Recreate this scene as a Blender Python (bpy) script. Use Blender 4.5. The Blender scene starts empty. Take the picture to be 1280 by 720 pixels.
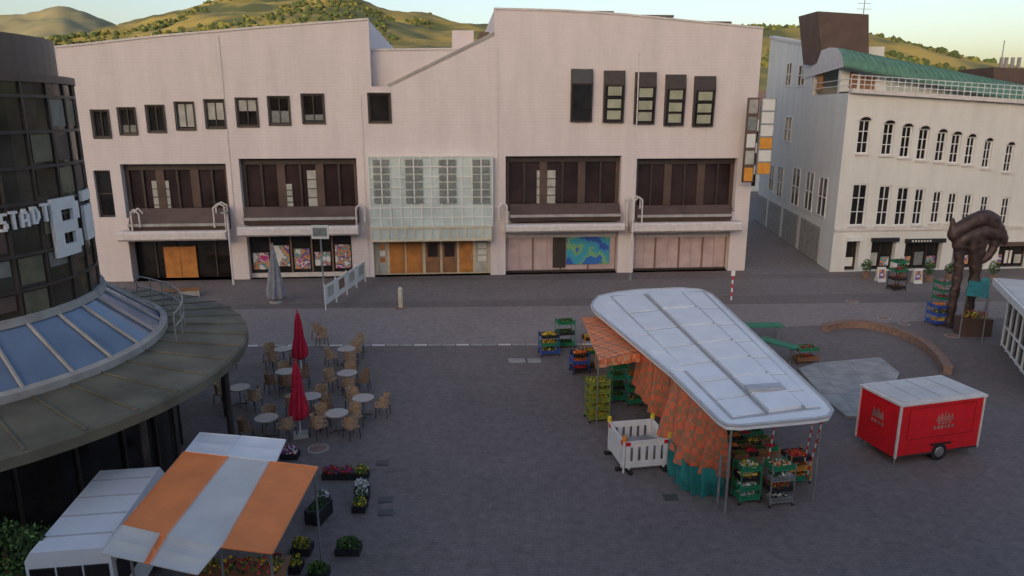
import bpy, bmesh, math, random
from mathutils import Vector, noise
random.seed(7)
scene=bpy.context.scene
# ---------------------------------------------------------------- camera
H=11.0; FPX=900.0; PITCH=math.atan(220/900.0)
SN,CS=math.sin(PITCH),math.cos(PITCH)
cd=bpy.data.cameras.new("camera"); cam=bpy.data.objects.new("camera",cd)
scene.collection.objects.link(cam); scene.camera=cam
cam.location=(0,0,H); cam.rotation_euler=(math.pi/2-PITCH,0,0)
cd.sensor_width=36; cd.lens=36*FPX/1280; cd.clip_end=9000; cd.clip_start=.1
# survey helpers: photo bearing -> real position on a known plane
def ray(u,v):
    a=(u-640)/FPX; b=(360-v)/FPX
    return Vector((a, CS+SN*b, -SN+CS*b))
def G(u,v,z=0.0):
    d=ray(u,v); t=(z-H)/d.z
    return Vector((d.x*t,d.y*t,z))
class Pl:
    def __init__(s,a,b):
        s.p=Vector((a.x,a.y,0)); s.d=(Vector((b.x,b.y,0))-s.p).normalized()
        s.n=Vector((s.d.y,-s.d.x,0))
        s.L=(Vector((b.x,b.y,0))-s.p).length
    def hit(s,u,v,off=0):
        d=ray(u,v); o=Vector((0,0,H)); q=s.p+s.n*off
        t=(q-o).dot(s.n)/d.dot(s.n); w=o+d*t
        return ((w-s.p).dot(s.d), w.z)
    def pt(s,a,z,off=0):
        w=s.p+s.d*a+s.n*off; return Vector((w.x,w.y,z))
def rect(P,x1,x2,y1,y2,off=0):
    ym=(y1+y2)/2; xm=(x1+x2)/2
    return (P.hit(x1,ym,off)[0],P.hit(x2,ym,off)[0],P.hit(xm,y2,off)[1],P.hit(xm,y1,off)[1])
# ---------------------------------------------------------------- materials
MATS={}
def mat(name,col,rough=.8,var=.15,scale=3.0,metal=0,bump=0,col2=None,spec=.5,detail=5,pos=(.35,.65)):
    if name in MATS: return MATS[name]
    m=bpy.data.materials.new(name); m.use_nodes=True; nt=m.node_tree; N=nt.nodes; L=nt.links
    b=N["Principled BSDF"]; b.inputs["Roughness"].default_value=rough; b.inputs["Metallic"].default_value=metal
    b.inputs["Specular IOR Level"].default_value=spec
    tc=N.new("ShaderNodeTexCoord"); nz=N.new("ShaderNodeTexNoise"); nz.inputs["Scale"].default_value=scale; nz.inputs["Detail"].default_value=detail
    L.new(tc.outputs["Object"],nz.inputs["Vector"])
    cr=N.new("ShaderNodeValToRGB"); L.new(nz.outputs["Fac"],cr.inputs["Fac"])
    c2=col2 if col2 else tuple(min(1,c*(1+var)) for c in col)
    c1=col if col2 else tuple(c*(1-var) for c in col)
    cr.color_ramp.elements[0].position=pos[0]; cr.color_ramp.elements[1].position=pos[1]
    cr.color_ramp.elements[0].color=(*c1,1); cr.color_ramp.elements[1].color=(*c2,1)
    L.new(cr.outputs["Color"],b.inputs["Base Color"])
    if bump:
        bp=N.new("ShaderNodeBump"); bp.inputs["Strength"].default_value=bump; bp.inputs["Distance"].default_value=.05
        L.new(nz.outputs["Fac"],bp.inputs["Height"]); L.new(bp.outputs["Normal"],b.inputs["Normal"])
    MATS[name]=m; return m
def paving(name,ca,cb,cm,sc,patch=.25):
    m=bpy.data.materials.new(name); m.use_nodes=True; nt=m.node_tree; N=nt.nodes; L=nt.links
    b=N["Principled BSDF"]; b.inputs["Roughness"].default_value=.8; b.inputs["Specular IOR Level"].default_value=.3
    tc=N.new("ShaderNodeTexCoord")
    mp=N.new("ShaderNodeMapping"); mp.inputs["Rotation"].default_value=(0,0,.08); L.new(tc.outputs["Object"],mp.inputs["Vector"])
    br=N.new("ShaderNodeTexBrick"); br.inputs["Scale"].default_value=sc; br.inputs["Mortar Size"].default_value=.012
    br.inputs["Color1"].default_value=(*ca,1); br.inputs["Color2"].default_value=(*cb,1); br.inputs["Mortar"].default_value=(*cm,1)
    L.new(mp.outputs["Vector"],br.inputs["Vector"])
    n1=N.new("ShaderNodeTexNoise"); n1.inputs["Scale"].default_value=.22; n1.inputs["Detail"].default_value=8; n1.inputs["Roughness"].default_value=.65
    n2=N.new("ShaderNodeTexNoise"); n2.inputs["Scale"].default_value=3.5; n2.inputs["Detail"].default_value=10; n2.inputs["Roughness"].default_value=.75
    for n in (n1,n2): L.new(tc.outputs["Object"],n.inputs["Vector"])
    mr=N.new("ShaderNodeMapRange"); mr.inputs[1].default_value=.3; mr.inputs[2].default_value=.7; mr.inputs[3].default_value=1-patch; mr.inputs[4].default_value=1+patch
    L.new(n1.outputs["Fac"],mr.inputs[0])
    mr2=N.new("ShaderNodeMapRange"); mr2.inputs[1].default_value=.3; mr2.inputs[2].default_value=.7; mr2.inputs[3].default_value=.75; mr2.inputs[4].default_value=1.25
    L.new(n2.outputs["Fac"],mr2.inputs[0])
    mu=N.new("ShaderNodeMath"); mu.operation='MULTIPLY'; L.new(mr.outputs[0],mu.inputs[0]); L.new(mr2.outputs[0],mu.inputs[1])
    # small dark chewing-gum / oil spots
    vo=N.new("ShaderNodeTexVoronoi"); vo.inputs["Scale"].default_value=1.1; L.new(tc.outputs["Object"],vo.inputs["Vector"])
    mr3=N.new("ShaderNodeMapRange"); mr3.inputs[1].default_value=.03; mr3.inputs[2].default_value=.09; mr3.inputs[3].default_value=.72; mr3.inputs[4].default_value=1.0; L.new(vo.outputs["Distance"],mr3.inputs[0])
    mu2=N.new("ShaderNodeMath"); mu2.operation='MULTIPLY'; L.new(mu.outputs[0],mu2.inputs[0]); L.new(mr3.outputs[0],mu2.inputs[1])
    vm=N.new("ShaderNodeVectorMath"); vm.operation='SCALE'; L.new(br.outputs["Color"],vm.inputs[0]); L.new(mu2.outputs[0],vm.inputs["Scale"])
    L.new(vm.outputs[0],b.inputs["Base Color"])
    bp=N.new("ShaderNodeBump"); bp.inputs["Strength"].default_value=.4; bp.inputs["Distance"].default_value=.02
    L.new(n2.outputs["Fac"],bp.inputs["Height"]); L.new(bp.outputs["Normal"],b.inputs["Normal"])
    return m
def plaster(name,col,joint=.93):
    m=bpy.data.materials.new(name); m.use_nodes=True; nt=m.node_tree; N=nt.nodes; L=nt.links
    b=N["Principled BSDF"]; b.inputs["Roughness"].default_value=.85
    tc=N.new("ShaderNodeTexCoord"); sp=N.new("ShaderNodeSeparateXYZ"); L.new(tc.outputs["Object"],sp.inputs[0])
    cx=N.new("ShaderNodeCombineXYZ"); L.new(sp.outputs["X"],cx.inputs["X"]); L.new(sp.outputs["Z"],cx.inputs["Y"])
    br=N.new("ShaderNodeTexBrick"); br.inputs["Scale"].default_value=1.0; br.inputs["Brick Width"].default_value=.6; br.inputs["Row Height"].default_value=.2
    br.inputs["Mortar Size"].default_value=.012
    br.inputs["Color1"].default_value=(*col,1); br.inputs["Color2"].default_value=(*[c*.97 for c in col],1); br.inputs["Mortar"].default_value=(*[c*joint for c in col],1)
    L.new(cx.outputs[0],br.inputs["Vector"])
    mp=N.new("ShaderNodeMapping"); mp.inputs["Scale"].default_value=(1,1,.18); L.new(tc.outputs["Object"],mp.inputs["Vector"])
    nz=N.new("ShaderNodeTexNoise"); nz.inputs["Scale"].default_value=.9; nz.inputs["Detail"].default_value=8; nz.inputs["Roughness"].default_value=.65
    L.new(mp.outputs[0],nz.inputs["Vector"])
    mr=N.new("ShaderNodeMapRange"); mr.inputs[1].default_value=.3; mr.inputs[2].default_value=.7; mr.inputs[3].default_value=.88; mr.inputs[4].default_value=1.03
    L.new(nz.outputs["Fac"],mr.inputs[0])
    vm=N.new("ShaderNodeVectorMath"); vm.operation='SCALE'; L.new(br.outputs["Color"],vm.inputs[0]); L.new(mr.outputs[0],vm.inputs["Scale"])
    L.new(vm.outputs[0],b.inputs["Base Color"]); return m
def plaid(name,a,bc,c,sc=3.0):
    m=bpy.data.materials.new(name); m.use_nodes=True; nt=m.node_tree; N=nt.nodes; L=nt.links
    b=N["Principled BSDF"]; b.inputs["Roughness"].default_value=.9
    tc=N.new("ShaderNodeTexCoord")
    mp=N.new("ShaderNodeMapping"); mp.inputs["Rotation"].default_value=(.1,.1,.3); mp.inputs["Location"].default_value=(.13,.17,.11); L.new(tc.outputs["Object"],mp.inputs[0])
    c1=N.new("ShaderNodeTexChecker"); c1.inputs["Scale"].default_value=sc; c1.inputs["Color1"].default_value=(*a,1); c1.inputs["Color2"].default_value=(*bc,1)
    c2=N.new("ShaderNodeTexChecker"); c2.inputs["Scale"].default_value=sc*.5; c2.inputs["Color1"].default_value=(*a,1); c2.inputs["Color2"].default_value=(*c,1)
    L.new(mp.outputs[0],c1.inputs["Vector"]); L.new(mp.outputs[0],c2.inputs["Vector"])
    mx=N.new("ShaderNodeMixRGB"); mx.inputs[0].default_value=.5; L.new(c1.outputs[0],mx.inputs[1]); L.new(c2.outputs[0],mx.inputs[2])
    L.new(mx.outputs[0],b.inputs["Base Color"]); return m
def collage(name,cols,sc=2.0,rough=.6):
    m=bpy.data.materials.new(name); m.use_nodes=True; nt=m.node_tree; N=nt.nodes; L=nt.links
    b=N["Principled BSDF"]; b.inputs["Roughness"].default_value=rough
    tc=N.new("ShaderNodeTexCoord"); vo=N.new("ShaderNodeTexNoise"); vo.inputs["Scale"].default_value=sc; vo.inputs["Detail"].default_value=3
    L.new(tc.outputs["Object"],vo.inputs["Vector"])
    cr=N.new("ShaderNodeValToRGB"); cr.color_ramp.interpolation='CONSTANT'; L.new(vo.outputs["Fac"],cr.inputs[0])
    e=cr.color_ramp.elements; n=len(cols)
    e[0].position=0; e[0].color=(*cols[0],1); e[1].position=.36; e[1].color=(*cols[1],1)
    for i in range(2,n):
        x=e.new(.36+.28*(i-1)/(n-1)); x.color=(*cols[i],1)
    L.new(cr.outputs[0],b.inputs["Base Color"]); return m
M_wall=plaster("painted_brick_pinkish",(.77,.69,.675))
M_wall2=plaster("white_render",(.77,.76,.71),.97)
M_white=mat("white_paint",(.76,.76,.75),.5,.06)
M_trim=mat("off_white_trim",(.68,.63,.61),.6,.08)
M_conc=mat("concrete",(.36,.34,.32),.85,.15,2,bump=.2)
M_glass=mat("dark_glass",(.02,.018,.018),.08,.5,.6)
M_glassb=mat("brown_glass",(.04,.025,.024),.18,.4,.5)
M_towg=mat("tower_tinted_glass",(.045,.040,.028),.12,.5,.7)
M_frame=mat("dark_bronze_frame",(.05,.037,.033),.45,.2)
M_brownp=mat("brown_panel",(.095,.06,.05),.6,.2,1)
M_blind=mat("window_blind",(.45,.45,.41),.7,.15,2)
M_blindg=mat("yellowish_blind",(.38,.39,.28),.7,.15,2)
M_dark=mat("dark_interior",(.015,.013,.013),.9,.4)
M_green_glass=mat("pale_green_glass",(.56,.64,.61),.25,.12,.7)
M_louv=mat("louvre_grey",(.20,.22,.21),.5,.2,4)
M_cream=mat("cream_metal",(.66,.58,.42),.5,.1)
M_wood=mat("orange_wood_door",(.52,.21,.05),.5,.2,1.5)
M_wood2=mat("brown_wood_door",(.27,.13,.06),.5,.2,1.5)
M_pink=mat("pinkish_shop_panel",(.56,.44,.44),.35,.12,1.2)
M_steel=mat("galvanised_steel",(.35,.36,.37),.4,.15,metal=.6)
M_copper=mat("green_copper_roof",(.12,.25,.17),.55,.15,2)
M_brownmet=mat("brown_metal_cladding",(.12,.075,.06),.5,.15,1)
M_olive=mat("olive_grey_roof_sheet",(.125,.115,.08),.65,.3,.8)
M_skyl=mat("skylight_glass",(.14,.19,.28),.12,.15,.7)
M_bronze=mat("bronze_sculpture",(.07,.045,.04),.5,.4,2.5,metal=.3,bump=.5)
M_red=mat("red_paint",(.68,.012,.02),.4,.08)
M_parasol=mat("red_parasol_cloth",(.50,.015,.05),.9,.15,6)
M_tarpw=mat("white_tarpaulin",(.76,.79,.84),.5,.05,1.2,bump=.15)
M_tarpg=mat("grey_white_tarpaulin",(.56,.56,.55),.6,.08,1.2,bump=.15)
M_seam=mat("roof_seam_grey",(.42,.44,.48),.6,.1)
M_orange=mat("orange_tarpaulin",(.80,.24,.07),.7,.08,1.5,bump=.15)
M_teal=mat("teal_tarpaulin",(.02,.20,.19),.7,.25,2,bump=.4)
M_wick=mat("tan_wicker",(.40,.27,.17),.8,.25,12)
M_wick2=mat("brown_wicker",(.25,.15,.09),.8,.25,12)
M_top=mat("grey_table_top",(.40,.37,.35),.4,.1,4)
M_leaf=mat("leaf_dark",(.03,.075,.02),.8,.4,5)
M_leaf2=mat("leaf_light",(.10,.18,.035),.8,.3,5)
M_fred=mat("red_flower",(.55,.03,.05),.8,.2); M_fyel=mat("yellow_flower",(.7,.5,.04),.8,.2); M_fpur=mat("purple_flower",(.3,.08,.4),.8,.2); M_fwh=mat("white_flower",(.7,.7,.7),.8,.1); M_forange=mat("orange_fruit",(.75,.25,.03),.6,.2)
M_blue=mat("blue_plastic",(.03,.09,.4),.4,.1); M_greenp=mat("green_plastic",(.02,.22,.11),.5,.1); M_black=mat("black_plastic",(.02,.02,.022),.5,.2); M_yel=mat("yellow_green_plastic",(.22,.27,.04),.5,.15)
M_rubber=mat("rubber",(.02,.02,.02),.8,.2)
M_brickr=mat("red_brick_coping",(.25,.16,.125),.85,.2,6)
M_plaid=plaid("orange_plaid_cloth",(.72,.19,.07),(.70,.42,.26),(.34,.13,.07),5)
M_plaidr=plaid("red_orange_plaid_cloth",(.68,.13,.06),(.45,.22,.11),(.12,.15,.09),9)
M_post=collage("poster_collage",[(.5,.05,.2),(.7,.65,.6),(.15,.1,.3),(.65,.3,.1),(.12,.3,.35),(.7,.7,.7)],1.3)
M_postb=collage("blue_green_poster",[(.03,.1,.45),(.05,.30,.5),(.05,.35,.45),(.2,.42,.2),(.03,.15,.5)],.7)
M_signo=mat("orange_sign",(.7,.3,.04),.5,.1); M_signw=mat("white_sign",(.72,.72,.68),.5,.05)
# ---------------------------------------------------------------- mesh builder
class MB:
    def __init__(s): s.v=[]; s.f=[]; s.m=[]; s.ms=[]
    def mi(s,m):
        if m not in s.ms: s.ms.append(m)
        return s.ms.index(m)
    def add(s,vs,fs,m):
        o=len(s.v); s.v+= [Vector(x) for x in vs]; k=s.mi(m)
        for f in fs: s.f.append([i+o for i in f]); s.m.append(k)
    def poly(s,pts,m): s.add(pts,[list(range(len(pts)))],m)
    def prism(s,pts,ex,m):
        n=len(pts); ex=Vector(ex); a=[Vector(p) for p in pts]
        s.add(a+[p+ex for p in a],[list(range(n))[::-1],list(range(n,2*n))]+[[i,(i+1)%n,(i+1)%n+n,i+n] for i in range(n)],m)
    def box(s,c,sz,m,rz=0,rx=0):
        co,si=math.cos(rz),math.sin(rz); vs=[]
        for dx,dy,dz in ((-1,-1,-1),(1,-1,-1),(1,1,-1),(-1,1,-1),(-1,-1,1),(1,-1,1),(1,1,1),(-1,1,1)):
            x,y,z=dx*sz[0]/2,dy*sz[1]/2,dz*sz[2]/2
            if rx: y,z=y*math.cos(rx)-z*math.sin(rx),y*math.sin(rx)+z*math.cos(rx)
            vs.append((c[0]+x*co-y*si,c[1]+x*si+y*co,c[2]+z))
        s.add(vs,[[3,2,1,0],[4,5,6,7],[0,1,5,4],[1,2,6,5],[2,3,7,6],[3,0,4,7]],m)
    def cyl(s,p0,p1,r0,r1,m,n=12):
        p0=Vector(p0);p1=Vector(p1);d=(p1-p0).normalized()
        a=d.orthogonal().normalized(); b=d.cross(a); vs=[]
        for p,r in ((p0,r0),(p1,r1)):
            for i in range(n):
                t=2*math.pi*i/n; vs.append(p+(a*math.cos(t)+b*math.sin(t))*r)
        s.add(vs,[[i,(i+1)%n,(i+1)%n+n,i+n] for i in range(n)]+[list(range(n))[::-1],list(range(n,2*n))],m)
    def tube(s,pts,r,m,n=6):
        for a,b in zip(pts[:-1],pts[1:]): s.cyl(a,b,r,r,m,n)
    def blob(s,c,r,m,sub=1,jit=.2):
        bm=bmesh.new(); bmesh.ops.create_icosphere(bm,subdivisions=sub,radius=1)
        vs=[];idx={}
        for i,v in enumerate(bm.verts):
            k=1+random.uniform(-jit,jit); idx[v]=i
            vs.append((c[0]+v.co.x*r[0]*k,c[1]+v.co.y*r[1]*k,c[2]+v.co.z*r[2]*k))
        fs=[[idx[v] for v in f.verts] for f in bm.faces]; bm.free(); s.add(vs,fs,m)
    def leaves(s,c,r,n,size,ms):
        for _ in range(n):
            while True:
                p=Vector((random.uniform(-1,1),random.uniform(-1,1),random.uniform(-1,1)))
                if p.length<1: break
            p=Vector((c[0]+p.x*r[0],c[1]+p.y*r[1],c[2]+p.z*r[2]))
            a=Vector((random.gauss(0,1),random.gauss(0,1),random.gauss(0,1))).normalized(); b=a.orthogonal().normalized()
            k=size*random.uniform(.6,1.3)
            s.add([p-a*k,p+b*k*.6,p+a*k,p-b*k*.6],[[0,1,2,3]],random.choice(ms))
    def ring(s,cx,cy,prof,m,n=64,a0=0,a1=2*math.pi):
        k=len(prof); vs=[]
        full=abs(a1-a0-2*math.pi)<1e-6; cnt=n if full else n+1
        for i in range(cnt):
            t=a0+(a1-a0)*i/n
            for r,z in prof: vs.append((cx+r*math.cos(t),cy+r*math.sin(t),z))
        fs=[]
        for i in range(n):
            j=(i+1)%cnt
            for q in range(k-1): fs.append([i*k+q,j*k+q,j*k+q+1,i*k+q+1])
        s.add(vs,fs,m)
    def done(s,name,parent=None,loc=None,smooth=False):
        me=bpy.data.meshes.new(name)
        lo=Vector(loc) if loc is not None else Vector((0,0,0))
        me.from_pydata([v-lo for v in s.v],[],s.f)
        for m in s.ms: me.materials.append(m)
        me.polygons.foreach_set("material_index",s.m)
        bm=bmesh.new(); bm.from_mesh(me); bmesh.ops.recalc_face_normals(bm,faces=bm.faces); bm.to_mesh(me); bm.free()
        if smooth:
            for p in me.polygons: p.use_smooth=True
        o=bpy.data.objects.new(name,me); scene.collection.objects.link(o); o.location=lo
        if parent: o.parent=parent
        return o
def empty(name):
    o=bpy.data.objects.new(name,None); scene.collection.objects.link(o); return o
def pbox(mb,P,r,o0,o1,m):
    s0,s1,z0,z1=r
    q=[P.pt(s0,z0,o0),P.pt(s1,z0,o0),P.pt(s1,z1,o0),P.pt(s0,z1,o0)]
    mb.prism(q,P.n*(o1-o0),m)
def pquad(mb,P,pts,o0,o1,m,at=None):
    at=o1 if at is None else at
    q=[P.pt(*P.hit(u,v,at),o0) for u,v in pts]
    mb.prism(q,P.n*(o1-o0),m)
def wall_grid(mb,P,s0,s1,z0,z1,holes,depth,m,off=0):
    S=sorted(set([s0,s1]+[x for h in holes for x in h[:2]])); Z=sorted(set([z0,z1]+[x for h in holes for x in h[2:4]]))
    S=[x for x in S if s0<=x<=s1]; Z=[x for x in Z if z0<=x<=z1]
    for i in range(len(S)-1):
        for j in range(len(Z)-1):
            a=(S[i]+S[i+1])/2; b=(Z[j]+Z[j+1])/2
            if any(h[0]<a<h[1] and h[2]<b<h[3] for h in holes): continue
            mb.poly([P.pt(S[i],Z[j],off),P.pt(S[i+1],Z[j],off),P.pt(S[i+1],Z[j+1],off),P.pt(S[i],Z[j+1],off)],m)
    for h in holes:
        a,b,c,d=h[:4]; dp=h[4] if len(h)>4 else depth
        for (x0,y0),(x1,y1) in (((a,c),(b,c)),((b,c),(b,d)),((b,d),(a,d)),((a,d),(a,c))):
            mb.poly([P.pt(x0,y0,off),P.pt(x1,y1,off),P.pt(x1,y1,off-dp),P.pt(x0,y0,off-dp)],m)
def window(mf,mg,P,r,off,nx,ny,fw,fm,gm,fd=.07,inner=None):
    s0,s1,z0,z1=r
    mg.poly([P.pt(s0,z0,off),P.pt(s1,z0,off),P.pt(s1,z1,off),P.pt(s0,z1,off)],gm)
    for i in range(nx+1):
        c=s0+(s1-s0)*i/nx; w=fw if i in(0,nx) else fw*.6
        a=max(s0,c-w/2); b=min(s1,c+w/2)
        if i==0: a,b=s0,s0+w
        if i==nx: a,b=s1-w,s1
        pbox(mf,P,(a,b,z0,z1),off+.004,off+fd,fm)
    for j in range(ny+1):
        c=z0+(z1-z0)*j/ny; w=fw if j in(0,ny) else fw*.6
        a,b=c-w/2,c+w/2
        if j==0: a,b=z0,z0+w
        if j==ny: a,b=z1-w,z1
        pbox(mf,P,(s0+.003,s1-.003,a,b),off+.004,off+fd-.004,fm)
# ---------------------------------------------------------------- world / light
EL=math.radians(9); AZ=math.radians(200)   # low sun behind-left of the viewer; an added unseen hill keeps the square in shade
w=bpy.data.worlds.new("World"); scene.world=w; w.use_nodes=True
nt=w.node_tree; bg=nt.nodes["Background"]; sk=nt.nodes.new("ShaderNodeTexSky"); sk.sky_type='NISHITA'; sk.sun_disc=False
sk.sun_elevation=EL; sk.sun_rotation=AZ; sk.dust_density=3.0; sk.ozone_density=.8; sk.air_density=1.0
wb=nt.nodes.new("ShaderNodeMixRGB"); wb.blend_type='MULTIPLY'; wb.inputs[0].default_value=1; wb.inputs[2].default_value=(1.0,.985,1.08,1)
nt.links.new(sk.outputs[0],wb.inputs[1]); nt.links.new(wb.outputs[0],bg.inputs[0]); bg.inputs[1].default_value=.28
sd=bpy.data.lights.new("sun",'SUN'); sd.energy=4.5; sd.angle=math.radians(.5); sd.color=(1,.80,.50)
so=bpy.data.objects.new("sun",sd); scene.collection.objects.link(so)
sv=Vector((math.sin(AZ)*math.cos(EL),math.cos(AZ)*math.cos(EL),math.sin(EL)))
so.rotation_euler=(-sv).to_track_quat('-Z','Y').to_euler(); so.location=(0,-30,60)
try:
    scene.view_settings.view_transform='Standard'; scene.view_settings.look='None'; scene.view_settings.exposure=0
except Exception as e: print(e)
# ---------------------------------------------------------------- ground
P_sq=paving("square_paving",(.200,.168,.160),(.175,.147,.142),(.13,.11,.105),2.2,.12)
P_lt=paving("light_paving_band",(.30,.255,.24),(.27,.23,.22),(.21,.175,.165),1.6,.08)
P_md=paving("street_paving",(.235,.20,.19),(.205,.178,.172),(.16,.14,.13),2.0,.10)
g=MB(); g.poly([(-3000,-3000,0),(3000,-3000,0),(3000,4000,0),(-3000,4000,0)],P_sq); g.done("ground")
g=MB()
g.poly([(-40,39.2,.004),(60,46.2,.004),(60,49,.004),(-40,46,.004)],P_md); g.poly([(26,49.5,.004),(24.5,90,.004),(17,90,.004),(16.8,49,.004)],P_md)
g.done("street_pavement")
g=MB(); g.poly([(-40,32.9,.008),(6,33.6,.008),(12,36,.008),(30,38.5,.008),(30,41.6,.008),(-40,38.9,.008)],P_lt); g.done("light_paving_band")
g=MB()   # drainage gutter stones between square and band
for i in range(58):
    x=-33+i*.68
    if x<6: y=32.9+(x+40)*.0152-.12; g.box((x,y,.008),(.62,.2,.012),M_conc if i%3 else M_trim,.015)
g.done("gutter_stones")
def cover(u0,v0,w,h,m,name="manhole_cover"):
    p=G(u0,v0); k=MB(); k.box((p.x,p.y,.012),(w,h,.016),m,.08)
    k.box((p.x,p.y,.022),(w*.8,h*.75,.008),M_conc if m is M_conc else m,.08); k.done(name,loc=(p.x,p.y,0))
cover(646,451,.75,.55,M_conc); cover(668,451,.6,.55,M_conc)
M_mh=mat("cast_iron",(.08,.075,.072),.6,.2,8)
for u,v in ((478,579),(482,641),(482,625),(838,622)): cover(u,v,.42,.34,M_mh,"gully_cover")
def rcover(u,v,r):
    p=G(u,v); k=MB(); k.cyl((p.x,p.y,.004),(p.x,p.y,.02),r,r,M_conc,24); k.cyl((p.x,p.y,.02),(p.x,p.y,.026),r*.8,r*.8,M_brickr,24); k.done("round_manhole_cover",loc=(p.x,p.y,0))
rcover(398,561,.36); rcover(1065,377,.35); rcover(1105,398,.35); rcover(1190,420,.35); rcover(1130,405,.3)
# ---------------------------------------------------------------- main department store
A=G(150,352); B=G(931,338); F=Pl(A,B)
store=empty("department_store")
smin=F.hit(40,300)[0]; smax=F.hit(935,280)[0]
ZT=F.hit(420,108)[1]
walls=MB(); fr=MB(); gl=MB(); led=MB()
smallw=[(116,137,138,172),(149,170,135,168),(184,206,132,165),(220,243,128,162),(257,281,125,160),(296,322,123,158),(336,362,121,156),(378,405,118,154),(461,488,117,153)]
big=[(120,141,213,272),(154,285,205,272),(301,447,198,266),(632,776,195,264),(795,920,198,266)]
holes=[]
for x in smallw: holes.append(rect(F,*x)+(.25,))
for x in big: holes.append(rect(F,*x)+(.7,))
gf=[(163,290,300),(310,440,294),(467,613,284),(632,772,290),(792,911,290)]
gr=[]
for x1,x2,y1 in gf:
    r=rect(F,x1,x2,y1,345); r=(r[0],r[1],0.0,r[3]); gr.append(r); holes.append(r+(1.1,))
cb=rect(F,463,615,195,283); 
wall_grid(walls,F,smin,smax,0,ZT,holes,.3,M_wall)
def upper(tops,off0,off1,sL=None,sR=None):
    q=[]
    for u,v in tops: s_,z_=F.hit(u,v); q.append((s_,z_))
    if sL is not None: q[0]=(sL,q[0][1])
    if sR is not None: q[-1]=(sR,q[-1][1])
    pts=[F.pt(q[0][0],ZT,off1)]+[F.pt(a,z,off1) for a,z in q]+[F.pt(q[-1][0],ZT,off1)]
    walls.prism(pts,F.n*(off0-off1),M_wall)
    for (a0,z0),(a1,z1) in zip(q[:-1],q[1:]):
        if abs(a1-a0)>.3:
            led.prism([F.pt(a0,z0+.003,off1+.06),F.pt(a1,z1+.003,off1+.06),F.pt(a1,z1+.12,off1+.06),F.pt(a0,z0+.12,off1+.06)],-F.n*.5,M_trim)
sM0=F.hit(463,80)[0]; sM1=F.hit(618,60)[0]
upper([(40,66),(100,57),(200,46),(330,35),(462,25)],-24,0,smin,sM0)
upper([(618,12),(700,14),(780,19),(860,27),(943,36)],-24,0,sM1,smax)
upper([(463,62),(618,60)],-24,-.9,sM0+.002,sM1-.002)
sa,za=F.hit(487,113); sb_,zb=F.hit(612,44)
walls.prism([F.pt(sM0+.002,ZT,0),F.pt(sa,ZT,0),F.pt(sM1-.002,F.hit(612,44)[1],0),F.pt(sM1-.002,ZT,0)],-F.n*.89,M_wall)
led.prism([F.pt(sa,ZT+.0,.05),F.pt(sM1-.01,zb,.05),F.pt(sM1-.01,zb+.22,.05),F.pt(sa-.2,ZT+.1,.05)],-F.n*.3,M_conc)
pquad(walls,F,[(565,62),(592,62),(592,38),(565,38)],-6,-3,M_wall,-3)
pquad(walls,F,[(592,62),(616,62),(616,40),(600,40)],-9,-6.5,M_brownmet,-6.5)
for s_ in (smin,smax):
    walls.poly([F.pt(s_,0,0),F.pt(s_,0,-24),F.pt(s_,ZT,-24),F.pt(s_,ZT,0)],M_wall)
walls.poly([F.pt(smin,0,-24),F.pt(smax,0,-24),F.pt(smax,ZT,-24),F.pt(smin,ZT,-24)],M_wall)
walls.poly([F.pt(smin,0,-1.3),F.pt(smax,0,-1.3),F.pt(smax,ZT-.1,-1.3),F.pt(smin,ZT-.1,-1.3)],M_dark)
for i,x in enumerate(smallw):
    r=rect(F,*x); window(fr,gl,F,r,-.2,2 if i!=8 else 1,1,.1,M_frame,M_glass,.1)
    pbox(fr,F,(r[0]-.06,r[1]+.06,r[2]-.06,r[2]),-.0,.07,M_frame); pbox(fr,F,(r[0]-.06,r[1]+.06,r[3],r[3]+.06),0,.07,M_frame)
    pbox(fr,F,(r[0]-.06,r[0],r[2],r[3]),0.002,.066,M_frame); pbox(fr,F,(r[1],r[1]+.06,r[2],r[3]),0.002,.066,M_frame)
    h=(r[3]-r[2]); k={3:(.1,.95),4:(.3,.9),5:(.55,.95),1:(.08,.35),6:(.08,.5),7:(.1,.3)}.get(i)
    if k: pbox(gl,F,(r[0]+.12,r[1]-.12,r[2]+h*k[0],r[2]+h*k[1]),-.19,-.16,M_blind if i in(3,4,5) else M_louv)
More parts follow.
